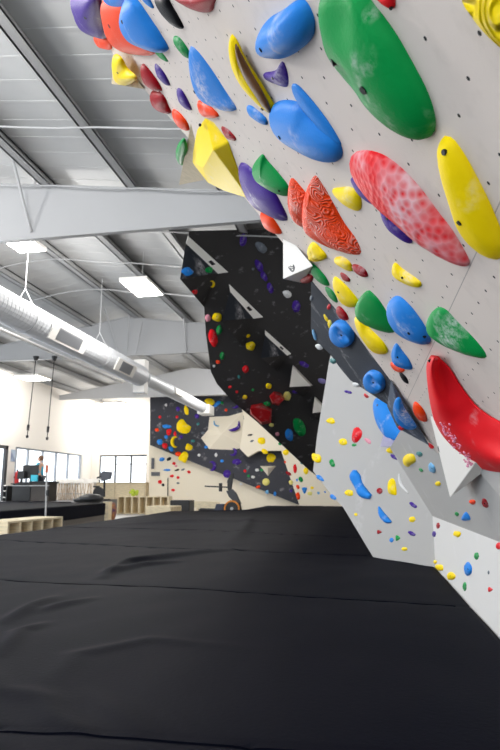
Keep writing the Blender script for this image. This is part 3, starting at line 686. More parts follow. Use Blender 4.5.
bar('thin blue sliver hold on the cream angular far volume', 'lightblue', Plane(PD.n, PD.p+PD.n*.3), [(214, 421, .5), (215, 425, .8), (219, 426, .4)], h=1, k=6, n=8)
smalls(PG, 'far cream wall', [(162, 459.5, 6, 4, -20, B), (169, 459, 5, 3, -40, 'black'), (174, 463.5, 4, 3, 0, R), (167, 470, 8, 2, 0, B), (177, 470, 5, 2, -20, 'black'), (183, 469.5, 4, 2, -20, 'grey'), (189, 472, 4, 3, 20, R), (172, 476, 4, 3, -20, R), (178, 477.5, 3, 3, 0, R), (160, 482, 4, 4, 20, R), (173, 490, 4, 3, 0, R), (163, 485, 3, 3, 0, 'black'),
    (178, 483, 3, 2, 0, 'grey'), (176, 466, 3, 2, 0, 'pink')], n=12, rings=4, h=.25)
smalls(PF, 'far cream strip wall', [(262, 440, 7, 7, 0, Y, 'jagged hold'), (264.5, 451.5, 7, 5, 30, Y), (286, 452.5, 6, 6, 0, Y), (295, 468.5, 4, 9, 0, R), (288.5, 473.5, 7, 3, 30, DR), (306, 471, 5, 7, 0, Y), (291, 482.5, 4, 5, 0, 'paleyellow'), (301, 479.5, 4, 6, -20, G), (304.5, 490, 6, 8, -30, B, 'pyramid hold'), (298, 487, 3, 5, -20, O_),
    (298, 496, 4, 8, -10, O_), (310, 493.5, 5, 4, 0, 'paleyellow'), (318.5, 493, 3, 3, 0, 'lightblue'), (312, 488, 4, 3, 0, Y), (325, 492, 2, 2, 0, B), (291, 491, 3, 3, 0, PU), (297, 480, 2, 3, 0, B), (280, 444, 3, 3, 0, G), (250, 435, 5, 2, -10, 'black'), (252, 441, 4, 2, -20, 'grey'), (302, 463, 3, 3, 0, 'teal'), (285, 462, 2, 3, 0, O_)], n=12, rings=4, h=.25)

# ------------------------------------------------------------------ crash mat
m_mat = mat('black_mat_vinyl', (6, 8, 20), rough=.7, chalk=.0, bump=.3, bscale=60, spec=.045)
def leftx(y): return -5.3+(y-8.27)*(-.74/11.3)
def rightx(y):
    if y < P1.y: return XK-.01
    if y < P2.y: return P1.x-.01+(P2.x-P1.x)*(y-P1.y)/(P2.y-P1.y)
    t = (y-P2.y)/(24.3-P2.y); return P2.x+(-.86-P2.x)*t
def L2(pp): return [PZ(x, y, T) for x, y in pp]
folds = [(L2([(104, 578), (110, 572), (125, 564), (150, 560), (200, 553), (250, 549)]), .030, .06), (L2([(108, 574), (140, 566), (185, 561)]), .018, .05), (L2([(5, 622), (30, 608), (58, 596)]), .02, .05), (L2([(40, 612), (60, 606), (100, 598)]), .012, .05),
         (L2([(55, 680), (75, 655), (150, 640), (260, 650)]), .006, .05), (L2([(0, 655), (20, 632), (50, 622)]), .012, .04), (L2([(35, 690), (55, 718), (90, 742)]), .007, .04), (L2([(90, 690), (120, 715), (150, 740)]), .005, .04),
         (L2([(230, 545), (245, 527), (252, 515)]), .02, .12), (L2([(120, 525), (200, 521), (300, 522)]), .03, .3), (L2([(60, 700), (0, 690), (-40, 640)]), .006, .05), (L2([(235, 512), (270, 510), (330, 511)]), .04, .35)]
seams = [L2([(-120, 575), (0, 580), (240, 592), (483, 608)]), L2([(-60, 537), (0, 540), (150, 547), (376, 556.5)]), L2([(-200, 715), (0, 729), (250, 748), (520, 768)]), L2([(60, 527), (200, 530), (362, 538)])]
def dseg(p, a, b):
    d = b-a; l = d.length_squared
    t = max(0, min(1, ((p-a).dot(d))/l)); q = a+d*t
    return (p-q).length, t
def mz(x, y):
    z = T
    p = Vector((x, y, T))
    for pts, hh, w in folds:
        best = 9; tt = 0
        for i in range(len(pts)-1):
            d, t = dseg(p, pts[i], pts[i+1])
            if d < best: best = d; tt = (i+t)/(len(pts)-1)
        if best < w*3: z += 1.7*hh*math.exp(-(best/w)**2)*math.sin(math.pi*min(1, max(0, tt*.9+.08)))
    for pts in seams:
        for i in range(len(pts)-1):
            a, b = pts[i], pts[i+1]
            if abs(p.y-a.y) > 3: continue
            d, t = dseg(p, a, b)
            if d < .08: z -= .005*math.exp(-(d/.02)**2)
    z += .010*noise.noise(Vector((x*1.1, y*.8, 0)))*1 + .004*noise.noise(Vector((x*4, y*2.2, 3))) + .004*noise.ridged_multi_fractal(Vector((x*1.3+2, y*.6, 7)), 1, 2, 3, 1, 2)*.5
    return z
rows = []; y = -1.0
while y < 25.35:
    rows.append(y); y += .02 if y < 2.2 else .02+(y-2.2)*.013
rows.append(25.38)
NX = 230; vs = []; fs = []
for y in rows:
    xl, xr = leftx(max(y, 0)), rightx(y)
    if y > 18.2: xl = max(xl, -3.9-(y-18.2)*.02) if y > 18.6 else xl
    for i in range(NX+1):
        f = 1-(1-i/NX)**1.35 if False else i/NX
        x = xl+(xr-xl)*f
        e = min(x-xl, 1.0)
        vs.append((x, y, mz(x, y)-(.03 if i == 0 else 0)))
nr = len(rows)
for j in range(nr-1):
    for i in range(NX):
        a = j*(NX+1)+i; fs.append((a, a+1, a+NX+2, a+NX+1))
nb = len(vs)
for j in range(nr):
    vs.append((vs[j*(NX+1)][0], rows[j], .005))
for j in range(nr-1): fs.append((j*(NX+1), (j+1)*(NX+1), nb+j+1, nb+j))
nb2 = len(vs)
for j in range(nr): vs.append((vs[j*(NX+1)+NX][0], rows[j], .005))
for j in range(nr-1): fs.append(((j)*(NX+1)+NX, nb2+j, nb2+j+1, (j+1)*(NX+1)+NX))
o = link('crash_mat', vs, fs, m_mat, smooth=True); meta(o, 'huge black wrinkled crash mat covering the floor below the climbing walls', 'mat')
MAT = o
for pts in seams:
    mb = MB(); n = 90; prev = None; q = []
    for s in range(n+1):
        t = s/n*(len(pts)-1); i = min(int(t), len(pts)-2); p = pts[i].lerp(pts[i+1], t-i)
        if leftx(max(p.y, 0))+.05 < p.x < rightx(p.y)-.03: q.append(p)
    for a, b in zip(q[:-1], q[1:]):
        w = .018+.002*a.y
        za, zb = mz(a.x, a.y+w)+.004, mz(b.x, b.y+w)+.004
        za2, zb2 = mz(a.x, a.y-w*.2)+.006, mz(b.x, b.y-w*.2)+.006
        mb.add([(a.x, a.y-w*.3, za2), (b.x, b.y-w*.3, zb2), (b.x, b.y+w, zb), (a.x, a.y+w, za), (a.x, a.y-w*.3, za2-.012), (b.x, b.y-w*.3, zb2-.012)], [(0, 1, 2, 3), (4, 5, 1, 0)])
    mb.build('seam_flap', m_mat, MAT, smooth=False)
# ------------------------------------------------------------------ hall shell
XL, YB, XR, Y0 = -13.0, 27.5, 4.0, -3.0
m_floor = mat('pale_concrete', (205, 205, 205), rough=.35, rgb2=(190, 190, 192), cscale=3)
m_roof = mat('roof_lining', (204, 204, 203), rough=.75, rgb2=(196, 196, 196), cscale=2)
m_steel = mat('grey_painted_steel', (180, 180, 181), rough=.6)
m_purlin = mat('galvanised_purlin', (168, 168, 168), rough=.6)
m_wallw = mat('white_plaster', (240, 234, 226), rough=.8)
m_duct = mat('white_spiral_duct', (222, 224, 228), rough=.45)
m_blk = mat('matt_black_plastic', (24, 24, 26), rough=.5)
m_blk2 = mat('dark_brown_counter', (66, 60, 56), rough=.6)
meta(MB().box((XL-.3, Y0, -.12), (XR+.3, YB+.3, 0)).build('floor', m_floor), 'pale concrete floor', kind='structure')
def roofz(x): return 6.42-(.13*(x+7) if x > -7 else .17*(-7-x))
mb = MB()
for a, b in ((XL-.4, -7), (-7, XR+.4)):
    mb.slab([(a, Y0, roofz(a)), (b, Y0, roofz(b)), (b, YB+.3, roofz(b)), (a, YB+.3, roofz(a))], (0, 0, .08))
# corrugation ribs of the roof sheets
y = Y0+.2
while y < YB:
    for a, b in ((XL, -7), (-7, XR)):
        mb.slab([(a, y, roofz(a)-.005), (b, y, roofz(b)-.005), (b, y+.05, roofz(b)-.005), (a, y+.05, roofz(a)-.005)], (0, 0, .03))
    y += .42
meta(mb.build('ceiling', m_roof), 'grey lined pitched metal roof', kind='structure')
for x in (-2.05, -3.55, -5.05, -6.7, -8.25, -9.8, -11.35, -12.6, -.5, 1.05, 2.6):
    z = roofz(x)
    p = MB().box((x-.015, Y0, z-.25), (x+.015, YB, z-.005)).box((x-.015, Y0, z-.25), (x+.15, YB, z-.235)).box((x+.135, Y0, z-.25), (x+.15, YB, z-.2)).box((x-.12, Y0, z-.035), (x+.015, YB, z-.005)).build('roof_purlin', m_purlin)
    meta(p, 'long grey steel purlin running along the roof', kind='structure')
def beam(y, zb, label, x0=XL, x1=XR, dz=0):
    xs = [x0, -7, x1]
    top = [(x, roofz(x)-.25-dz) for x in xs]
    bot = [(x1, zb-1.0), (.8, zb), (-7, zb), (x0, zb)]
    mb = MB()
    mb.slab([(x, y-.012, z) for x, z in top]+[(x, y-.012, z) for x, z in bot], (0, .024, 0))
    for i in range(2):
        (a, za), (b, zb_) = top[i], top[i+1]
        mb.slab([(a, y-.07, za), (b, y-.07, zb_), (b, y+.07, zb_), (a, y+.07, za)], (0, 0, .022))
    for (a, za), (b, zc) in zip(bot[:-1], bot[1:]):
        mb.slab([(a, y-.05, za), (b, y-.05, zc), (b, y+.05, zc), (a, y+.05, za)], (0, 0, -.025))
    o = mb.build('roof_beam', m_steel); meta(o, label, kind='structure'); return o
B1 = beam(8.38, 5.03, 'nearest deep pale grey steel roof beam')
B2 = beam(16.7, 5.0, 'middle pale grey steel roof beam with peaked top')
B3 = beam(24.0, 4.9, 'far pale grey steel roof beam', dz=.12)
def rod(name, a, b, r, m, label, cat, grp=None):
    o = MB().tube(a, b, r, n=8).build(name, m); meta(o, label, cat, grp); return o
for i, (a, b, Y) in enumerate([((8, 140), (31, 232), 8.35), ((36, 166), (33, 232), 8.45)]):
    rod('fly_brace', PY(*a, Y-.5*(i == 0)), PY(*b, Y), .022, m_steel, ['long slanted brace rod in front of the nearest roof beam, left edge', 'short brace rod beside the long one at the nearest roof beam'][i], 'brace')
for i, (a, b) in enumerate([((104, 306), (118, 353)), ((129, 308), (127, 353)), ((142, 322), (136, 353)), ((184, 318), (186, 352))]):
    rod('fly_brace', PY(*a, 16.2), PY(*b, 16.55), .024, m_steel, ['leftmost brace rod under the peak of the middle beam', 'vertical brace rod at the peak of the middle beam', 'brace rod just right of the peak of the middle beam', 'brace rod on the middle beam near the black climbing wall'][i], 'brace')
for i, (yy, lab) in enumerate([(6.6, 'white tie rod crossing the purlins nearest the viewer'), (8.25, 'white tie rod just in front of the nearest roof beam'), (9.9, 'first white tie rod behind the nearest roof beam'), (11.7, 'second white tie rod behind the nearest roof beam'), (13.8, 'white tie rod halfway between nearest and middle beams')]):
    mb = MB(); pts = [Vector((x, yy, roofz(x)-.27-.03*abs(math.sin(x*2)))) for x in [-12.8+.5*k for k in range(0, 26)]]
    mb.path(pts, .014, n=6); meta(mb.build('tie_rod', m_steel), lab, 'tie rod')

def wallbox(name, lab, boxes, m=m_wallw):
    mb = MB()
    for a, b in boxes: mb.box(a, b)
    meta(mb.build(name, m), lab, kind='structure')
# left wall: windows far off, nearer the viewer unseen openings added to let daylight in
ztop = 5.75
WY0, WY1, WZ0, WZ1 = 20.9, 26.5, 1.25, 2.62
wallbox('wall_left', 'white left wall with a band of windows', [((XL-.2, 18.4, WZ1), (XL, YB, roofz(XL)-.0)), ((XL-.2, 20.45, 0), (XL, WY0, WZ1)), ((XL-.2, WY0, 0), (XL, WY1, WZ0)), ((XL-.2, WY1, 0), (XL, YB, WZ1)),
    ((XL-.2, 18.4, 0), (XL, 19.0, WZ1)), ((XL-.2, Y0, 4.6), (XL, 18.4, roofz(XL))), ((XL-.2, 13.0, 0), (XL, 13.6, 4.6)), ((XL-.2, 6.0, 0), (XL, 6.6, 4.6)), ((XL-.2, Y0, 0), (XL, Y0+.5, 4.6))])
m_frame = mat('grey_window_frame', (150, 156, 164), rough=.5)
m_frame2 = mat('dark_window_frame', (60, 60, 62), rough=.5)
mg = bpy.data.materials.new('window_glass'); mg.use_nodes = True; N = mg.node_tree.nodes; L = mg.node_tree.links
for n_ in list(N): N.remove(n_)
ou = N.new('ShaderNodeOutputMaterial'); mx = N.new('ShaderNodeMixShader'); tr = N.new('ShaderNodeBsdfTransparent'); gl = N.new('ShaderNodeBsdfGlossy')
gl.inputs['Roughness'].default_value = .05; mx.inputs[0].default_value = .06; L.new(tr.outputs[0], mx.inputs[1]); L.new(gl.outputs[0], mx.inputs[2]); L.new(mx.outputs[0], ou.inputs[0])
mb = MB()
ys = [PX(x, 460, XL).y for x in (17, 29.3, 44, 57.5, 69.5, 81.5)]
for y in ys: mb.box((XL-.12, y-.045, WZ0), (XL-.04, y+.045, WZ1))
mb.box((XL-.12, ys[0], WZ0), (XL-.04, ys[-1], WZ0+.06)).box((XL-.12, ys[0], WZ1-.06), (XL-.04, ys[-1], WZ1))
w = mb.build('window_1', m_frame); meta(w, 'band of tall windows in the left wall', kind='structure')
MB().box((XL-.09, ys[0], WZ0), (XL-.08, ys[-1], WZ1)).build('glass', mg, w)
d = MB().box((XL-.12, 19.0, 0.6), (XL-.02, 19.12, 2.6)).box((XL-.12, 20.3, .6), (XL-.02, 20.45, 2.6)).box((XL-.12, 19.0, 2.5), (XL-.02, 20.45, 2.62)).build('door_1', m_frame2)
meta(d, 'dark framed glass door at the left frame edge', kind='structure')
MB().box((XL-.09, 19.1, .6), (XL-.08, 20.35, 2.5)).build('glass', mg, d)
BX0, BX1, BZ0, BZ1 = -12.6, -10.2, .6, 2.66
wallbox('wall_back', 'white back wall of the hall with a window', [((XL, YB, BZ1), (XR, YB+.2, 6.5)), ((XL, YB, 0), (BX0, YB+.2, BZ1)), ((BX1, YB, 0), (XR, YB+.2, BZ1)), ((BX0, YB, 0), (BX1, YB+.2, BZ0))])
mb = MB(); xs = [BX0, -11.8, -11.0, BX1]
for x in xs: mb.box((x-.035, YB+.04, BZ0), (x+.035, YB+.12, BZ1))
mb.box((BX0, YB+.04, BZ1-.07), (BX1, YB+.12, BZ1)).box((BX0, YB+.04, BZ0), (BX1, YB+.12, BZ0+.06)).box((-11.0, YB+.05, 2.2), (BX1, YB+.1, 2.24)).box((-11.8, YB+.05, 2.2), (-11.0, YB+.1, 2.23))
w = mb.build('window_2', m_frame2); meta(w, 'three-pane window in the back wall', kind='structure')
MB().box((BX0, YB+.07, BZ0), (BX1, YB+.08, BZ1)).build('glass', mg, w)
wallbox('wall_right', 'white right wall hidden behind the climbing walls', [((XR, Y0, 0), (XR+.2, YB, roofz(XR)))])

# ------------------------------------------------------------------ ducts, lamps, straps
XD, ZD = -6.2, 4.2
def ribbed(y0, y1, r, step=.12):
    mb = MB(); n = 26; vs = []; fs = []; ys_ = []
    y = y0
    while y < y1: ys_ += [(y, r), (y+step*.8, r), (y+step*.9, r+.006)]; y += step
    for (yy, rr) in ys_:
        for i in range(n):
            a = 2*math.pi*i/n; vs.append((XD+rr*math.cos(a), yy, ZD+rr*math.sin(a)))
    for j in range(len(ys_)-1):
        for i in range(n): fs.append((j*n+i, j*n+(i+1) % n, (j+1)*n+(i+1) % n, (j+1)*n+i))
    fs.append(tuple(range(n))); fs.append(tuple(range((len(ys_)-1)*n, len(ys_)*n)))
    return mb.add(vs, fs)
d = ribbed(2, 15.9, .29).build('ventilation_duct', m_duct, smooth=False); meta(d, 'large white spiral ventilation duct hanging under the roof', 'duct')
m_gr = mat('grey_grille', (150, 152, 156), rough=.6)
for (a, b) in ((10.7, 11.7), (13.9, 14.6)):
    mb = MB(); ca = math.radians(-25)
    nrm = Vector((math.cos(ca), 0, math.sin(ca))); tz = Vector((-nrm.z, 0, nrm.x)); c = Vector((XD, 0, ZD))+nrm*.285
    q = [c+Vector((0, a-.25, 0))-tz*.16, c+Vector((0, b+.25, 0))-tz*.16, c+Vector((0, b+.25, 0))+tz*.16, c+Vector((0, a-.25, 0))+tz*.16]
    pl_ = mb.slab(q, nrm*.03).build('collar_plate', m_white, d)
    mb = MB()
    for i in range(9):
        s = -.11+i*.026
        q = [c+nrm*.03+Vector((0, a, 0))+tz*s, c+nrm*.03+Vector((0, b, 0))+tz*s, c+nrm*.03+Vector((0, b, 0))+tz*(s+.012), c+nrm*.03+Vector((0, a, 0))+tz*(s+.012)]
        mb.slab(q, nrm*.012)
    mb.slab([c+nrm*.03+Vector((0, a, 0))-tz*.12, c+nrm*.03+Vector((0, b, 0))-tz*.12, c+nrm*.03+Vector((0, b, 0))+tz*.13, c+nrm*.03+Vector((0, a, 0))+tz*.13], nrm*.003)
    g = mb.build('grille', m_gr, pl_)
d2 = ribbed(16.3, 22.9, .2).build('ventilation_duct', m_duct); meta(d2, 'narrower white duct continuing beyond the square box', 'duct')
MB().box((XD-.2, 22.7, ZD-.25), (XD+.3, 23.5, ZD+.12)).build('outlet_box', m_white, d2, bev=.02)
MB().box((XD+.1, 18.6, ZD-.1), (XD+.24, 19.4, ZD+.1)).build('grille_box', m_white, d2, bev=.01)
bx = MB().box((XD-.22, 16.0, ZD-.48), (XD+.12, 16.32, ZD+.5)).build('duct_box', m_white, bev=.01); meta(bx, 'tall white box joining the two lengths of duct', 'duct box')
MB().box((XD-.24, 15.98, ZD-.5), (XD+.14, 16.02, ZD-.46)).build('flange', m_steel, bx)
for i, y in enumerate((9.9, 13.2)):
    z1 = roofz(XD)-.2
    mb = MB().tube((XD, y, ZD+.55), (XD, y, z1), .008, n=6).tube((XD, y, ZD+.55), (XD-.28, y, ZD+.05), .008, n=6).tube((XD, y, ZD+.55), (XD+.28, y, ZD+.05), .008, n=6).ring((XD, y, ZD), (0, 1, 0), .3, .007)
    meta(mb.build('duct_hanger', m_steel), ['wire hanger holding the near end of the large duct', 'wire hanger holding the large duct near the middle beam'][i], 'hanger')
o = MB().tube((XD-.55, 3, ZD-.18), (XD-.55, 16, ZD-.18), .035).build('conduit', m_white); meta(o, 'thin white pipe running beside the underside of the large duct', 'pipe')

m_emit = mat('lamp_diffuser', (255, 252, 245), emit=14)
def lamp(x, y, z, w, l, label, pw, rot=0, power=True):
    r = empty('ceiling_lamp', (x, y, z)); meta(r, label, 'ceiling lamp')
    MB().box((x-w/2-.03, y-l/2-.03, z), (x+w/2+.03, y+l/2+.03, z+.07)).build('housing', m_white, r, bev=.005)
    MB().box((x-w/2, y-l/2, z-.012), (x+w/2, y+l/2, z-.002)).build('diffuser', m_emit, r)
    MB().tube((x, y, z+.07), (x, y, roofz(x)-.02), .006, n=6).build('suspension_rod', m_steel, r)
    if pw:
        ld = bpy.data.lights.new('lamp_light', 'POINT'); ld.shadow_soft_size = .22; ld.energy = pw; ld.color = (1, .98, .95)
        lo = bpy.data.objects.new('lamp_light', ld); COL.objects.link(lo); lo.location = (0, 0, -.26); lo.parent = r
LP = 165
lamp(-4.55, 11.65, 5.25, .55, 1.0, 'bright rectangular lamp between the nearest and middle beams', LP*1.2)
lamp(-6.05, 9.35, 5.45, .5, .9, 'bright lamp half hidden above the nearest roof beam, left', LP*.8)
lamp(-11.6, 19.4, 4.95, .9, .9, 'lamp hanging above the two black straps', LP)
lamp(-11.3, 26.2, 4.95, .9, .9, 'lamp close to the back wall at far left', LP*.9)
lamp(-4.6, 20.5, 5.35, .5, 1.0, 'added unseen lamp behind the middle beam left of the black wall', LP*1.6)  # hidden from view, added to brighten the far hall
lamp(-4.5, 3.0, 5.4, .55, 1.0, 'added unseen lamp overhead near the viewer', LP*1.7)  # out of view, added to lighten the near roof and walls
lamp(-9.5, 5.0, 5.4, .55, 1.0, 'added unseen lamp overhead at the left near the viewer', LP*2.0)  # extra unseen lamp, fills the near left of the roof with light

for i, (a, b) in enumerate((((36, 357), (27, 438)), ((54.5, 357), (47, 440)))):
    A_, B_ = PY(*a, 16.5), PY(*b, 16.5)
    r = empty('hanging_strap', A_); meta(r, ['left of two black training straps hanging from the middle beam', 'right of two black training straps hanging from the middle beam'][i], 'strap')
    MB().tube(A_, B_, .014, n=8).build('webbing', m_blk, r)
    MB().tube(A_+Vector((0, 0, .02)), A_-Vector((0, 0, .12)), .09, .05).build('anchor', m_blk, r)
    MB().tube(A_.lerp(B_, .84), A_.lerp(B_, .91), .04, .035).build('buckle', m_blk, r)
    MB().tube(A_.lerp(B_, .97), B_, .045, .03).build('handle', m_blk, r)

# ------------------------------------------------------------------ raised area on the left
PZT = .6
e0, e1 = PZ(0, 511, PZT), PZ(105, 503, PZT)
k_ = (e1.x-e0.x)/(e1.y-e0.y)
near = Vector((e0.x-k_*(e0.y-8), 8, 0)); 
plan = [(near.x, 8), (e1.x, e1.y), (-10.1, e1.y), (-10.1, 23.2), (-10.9, 23.2), (-10.9, 26.3), (XL+.01, 26.3), (XL+.01, 8)]
o = MB().slab([(x, y, 0) for x, y in plan], (0, 0, .24)).build('raised_platform', mat('grey_brown_plinth', (92, 86, 80), rough=.8)); meta(o, 'dark grey base of the raised platform at the left', 'platform')
pl2 = [(near.x+.02, 7.98), (e1.x+.02, e1.y+.02), (-10.08, e1.y+.02), (-10.08, 19.9), (XL+.02, 19.9), (XL+.02, 7.98)]
o = MB().slab([(x, y, .24) for x, y in pl2], (0, 0, .36)).build('platform_mat', m_mat, bev=.03); meta(o, 'black mat on top of the raised platform at the left', 'mat')
o = MB().slab([(-10.13, 19.93, .24), (-10.13, 23.18, .24), (-10.93, 23.18, .24), (-10.93, 26.25, .24), (XL+.03, 26.25, .24), (XL+.03, 19.93, .24)], (0, 0, .35)).build('platform_deck', mat('grey_deck', (120, 120, 124), rough=.6)); meta(o, 'grey deck behind the platform mat, under the stools', 'deck')

def at(px, Y, z): # point at image column px on depth Y, given height
    p = PY(px, 480, Y); return Vector((p.x, Y, z))
# desk
dx0, dx1 = at(16, 20.6, 0).x, at(52, 20.6, 0).x
r = empty('reception_desk', ((dx0+dx1)/2, 20.6, PZT)); meta(r, 'dark reception desk carrying black monitors at the far left', 'desk')
xm = at(34, 20.6, 0).x
MB().box((dx0, 20.4, PZT), (xm, 21.0, 1.2)).build('cabinet', m_blk, r, bev=.01)
MB().box((xm, 20.42, PZT), (dx1, 21.0, 1.26)).build('front_panel', m_blk2, r, bev=.01)
MB().box((dx0-.05, 20.35, 1.2), (xm, 21.05, 1.24)).box((xm-.05, 20.35, 1.26), (dx1+.05, 21.05, 1.31)).build('desktop', m_blk, r, bev=.005)
MB().box((dx0-.02, 20.36, 1.14), (dx1+.02, 20.4, 1.17)).build('edge_strip', m_steel, r)
def monitor(px0, px1, y0, y1, Y, label):
    a, b = PY(px0, y1, Y), PY(px1, y0, Y)
    r = empty('monitor', ((a.x+b.x)/2, Y, 1.24)); meta(r, label, 'monitor')
    MB().box((a.x, Y, a.z), (b.x, Y+.05, b.z)).build('screen', m_blk, r, bev=.008)
    MB().box(((a.x+b.x)/2-.04, Y+.05, 1.24), ((a.x+b.x)/2+.04, Y+.1, b.z-.1)).box(((a.x+b.x)/2-.15, Y, 1.24), ((a.x+b.x)/2+.15, Y+.16, 1.262)).build('stand', m_blk, r)
monitor(22, 38.5, 465, 478.5, 20.75, 'large black monitor in front of the person in teal')
monitor(17, 24.5, 471, 479, 20.6, 'smaller black monitor left of the large one')
a = PY(31, 479.5, 20.45); b = PY(38, 475.5, 20.45)
o = MB().box((a.x, 20.42, 1.315), (b.x, 20.47, b.z+.02)).build('paper_sign', mat('turquoise_card', (60, 190, 215), rough=.6)); meta(o, 'turquoise card standing on the desk', 'card')
# shelf unit left of the desk
sx0, sx1 = at(-6, 20.5, 0).x, at(15, 20.5, 0).x
sx0 = max(sx0, XL+.1)
r = empty('shelf_unit', ((sx0+sx1)/2, 20.4, PZT)); meta(r, 'low black shelf with white tops left of the desk', 'shelf')
MB().box((sx0, 20.3, PZT), (sx0+.04, 20.7, 1.15)).box((sx1-.34, 20.3, PZT), (sx1-.3, 20.7, 1.15)).box((sx0, 20.66, PZT), (sx1-.3, 20.7, 1.15)).build('carcass', m_blk, r)
for z in (.72, .95, 1.15): MB().box((sx0, 20.28, z), (sx1-.3, 20.68, z+.03)).build('shelf_board', m_white, r)
# person behind the desk
def person(px, Y, zf, H):
    x = at(px, Y, 0).x
    bm_v = {'pelvis': (0, 0, .53), 'waist': (0, 0, .62), 'chest': (-.01, 0, .75), 'neck0': (0, 0, .825), 'neck1': (-.01, 0, .86),
            'shL': (0, .1, .80), 'elL': (-.05, .13, .66), 'wrL': (-.17, .09, .63), 'haL': (-.22, .085, .635), 'shR': (0, -.1, .80), 'elR': (-.05, -.14, .66), 'wrR': (-.17, -.1, .63), 'haR': (-.22, -.095, .635),
            'hipL': (0, .05, .5), 'knL': (.0, .055, .28), 'anL': (.01, .055, .05), 'toL': (-.08, .06, .02), 'hipR': (0, -.05, .5), 'knR': (.0, -.055, .28), 'anR': (.01, -.055, .05), 'toR': (-.08, -.06, .02)}
    rad = {'pelvis': .08, 'waist': .07, 'chest': .085, 'neck0': .04, 'neck1': .032, 'sh': .042, 'el': .028, 'wr': .018, 'ha': .02, 'hip': .06, 'kn': .038, 'an': .024, 'to': .022}
    ed = [('pelvis', 'waist'), ('waist', 'chest'), ('chest', 'neck0'), ('neck0', 'neck1')]
    for s in 'LR': ed += [('chest', 'sh'+s), ('sh'+s, 'el'+s), ('el'+s, 'wr'+s), ('wr'+s, 'ha'+s), ('pelvis', 'hip'+s), ('hip'+s, 'kn'+s), ('kn'+s, 'an'+s), ('an'+s, 'to'+s)]
    names = list(bm_v)
    def skinned(nm, keep, m, parent, fat=1.0):
        ks = [k for k in names if k in keep]; me = bpy.data.meshes.new(nm)
        me.from_pydata([tuple(H*c for c in bm_v[k]) for k in ks], [(ks.index(a), ks.index(b)) for a, b in ed if a in ks and b in ks], [])
        o = bpy.data.objects.new(nm, me); COL.objects.link(o)
        o.modifiers.new('skin', 'SKIN'); 
        for i, k in enumerate(ks):
            kk = k if k in rad else k[:-1]; rr = rad[kk]*H*fat
            me.skin_vertices[0].data[i].radius = (rr, rr)
            me.skin_vertices[0].data[i].use_root = (k == ks[0])
        sb = o.modifiers.new('sub', 'SUBSURF'); sb.levels = 2; sb.render_levels = 2
        me.materials.append(m)
        if parent: o.parent = parent
        return o
    skin = mat('skin', (205, 160, 135), rough=.6)
    body = skinned('person', names, skin, None); body.location = (x, Y, zf)
    meta(body, 'person in a teal shirt standing behind the large black monitor', 'person')
    mb = MB().sphere((x-.012*H, Y, zf+.93*H), .058*H, .048*H, .068*H).sphere((x-.07*H, Y, zf+.925*H), .012*H, .009*H, .014*H).sphere((x-.005*H, Y+.048*H, zf+.925*H), .01*H, .006*H, .016*H).sphere((x-.005*H, Y-.048*H, zf+.925*H), .01*H, .006*H, .016*H)
    hd = mb.build('head', skin, body, smooth=True)
    mb = MB().sphere((x-.058*H, Y+.02*H, zf+.935*H), .006*H, .007*H, .005*H).sphere((x-.058*H, Y-.02*H, zf+.935*H), .006*H, .007*H, .005*H); mb.build('eyes', m_blk, hd)
    MB().sphere((x+.004*H, Y, zf+.945*H), .062*H, .054*H, .062*H).build('hair', mat('brown_hair', (96, 70, 52), rough=.7), body, smooth=True)
    sh = skinned('shirt', ['pelvis', 'waist', 'chest', 'neck0', 'shL', 'elL', 'shR', 'elR'], mat('teal_shirt', (58, 165, 200), rough=.8), body, 1.14)
    tr_ = skinned('trousers', ['pelvis', 'hipL', 'knL', 'anL', 'hipR', 'knR', 'anR'], mat('dark_trousers', (40, 44, 56), rough=.8), body, 1.13)
person(39.5, 21.6, .59, 1.72)
# stools
m_leg = mat('pale_wood_leg', (196, 170, 140), rough=.6)
def stool(px, Y, label):
    x = at(px, Y, 0).x; r = empty('bar_stool', (x, Y, .59)); meta(r, label, 'stool', None)
    MB().tube((x, Y, 1.27), (x, Y, 1.31), .17, .16, n=18).build('seat', m_white, r)
    for sx, sy in ((-1, -1), (1, -1), (-1, 1), (1, 1)):
        MB().tube((x+sx*.19, Y+sy*.19, .59), (x+sx*.1, Y+sy*.1, 1.275), .012, .014, n=8).build('leg', m_leg, r)
    MB().ring((x, Y, .85), (0, 0, 1), .165, .012, n=20, k=6).build('foot_ring', m_steel, r)
    MB().box((x-.15, Y+.13, 1.30), (x+.15, Y+.16, 1.45)).build('backrest', m_white, r, bev=.01)
    return r
def copy_tree(o, parent=None):
    c = o.copy(); COL.objects.link(c)
    if parent: c.parent = parent
    for ch in [q for q in bpy.data.objects if q.parent == o]: copy_tree(ch, c)
    return c
st0 = stool(58, 22.6, 'first white bar stool to the right of the reception desk')
for i, (px, Y) in enumerate([(63.5, 23.6), (69, 22.6), (74, 24.2), (79.5, 22.8), (87, 24.4), (93, 23.0)]):
    s = copy_tree(st0); s.location = at(px, Y, .59)
    s['label'] = ['second', 'third', 'fourth', 'fifth', 'sixth', 'seventh', 'eighth'][i]+' white bar stool to the right of the reception desk'
    s['group'] = 'white bar stools on the grey deck'
st0['group'] = 'white bar stools on the grey deck'
for i, (px, Y) in enumerate([(76, 25.4), (95, 25.7)]):
    x = at(px, Y, 0).x; r = empty('high_table', (x, Y, .59)); meta(r, ['white high table behind the stools, nearer the desk', 'white high table behind the stools, nearer the window corner'][i], 'table')
    MB().box((x-.4, Y-.3, 1.45), (x+.4, Y+.3, 1.49)).build('tabletop', m_white, r, bev=.005)
    MB().tube((x, Y, .6), (x, Y, 1.45), .03).build('post', m_steel, r); MB().tube((x, Y, .59), (x, Y, .62), .25, .22, n=20).build('base', m_steel, r)
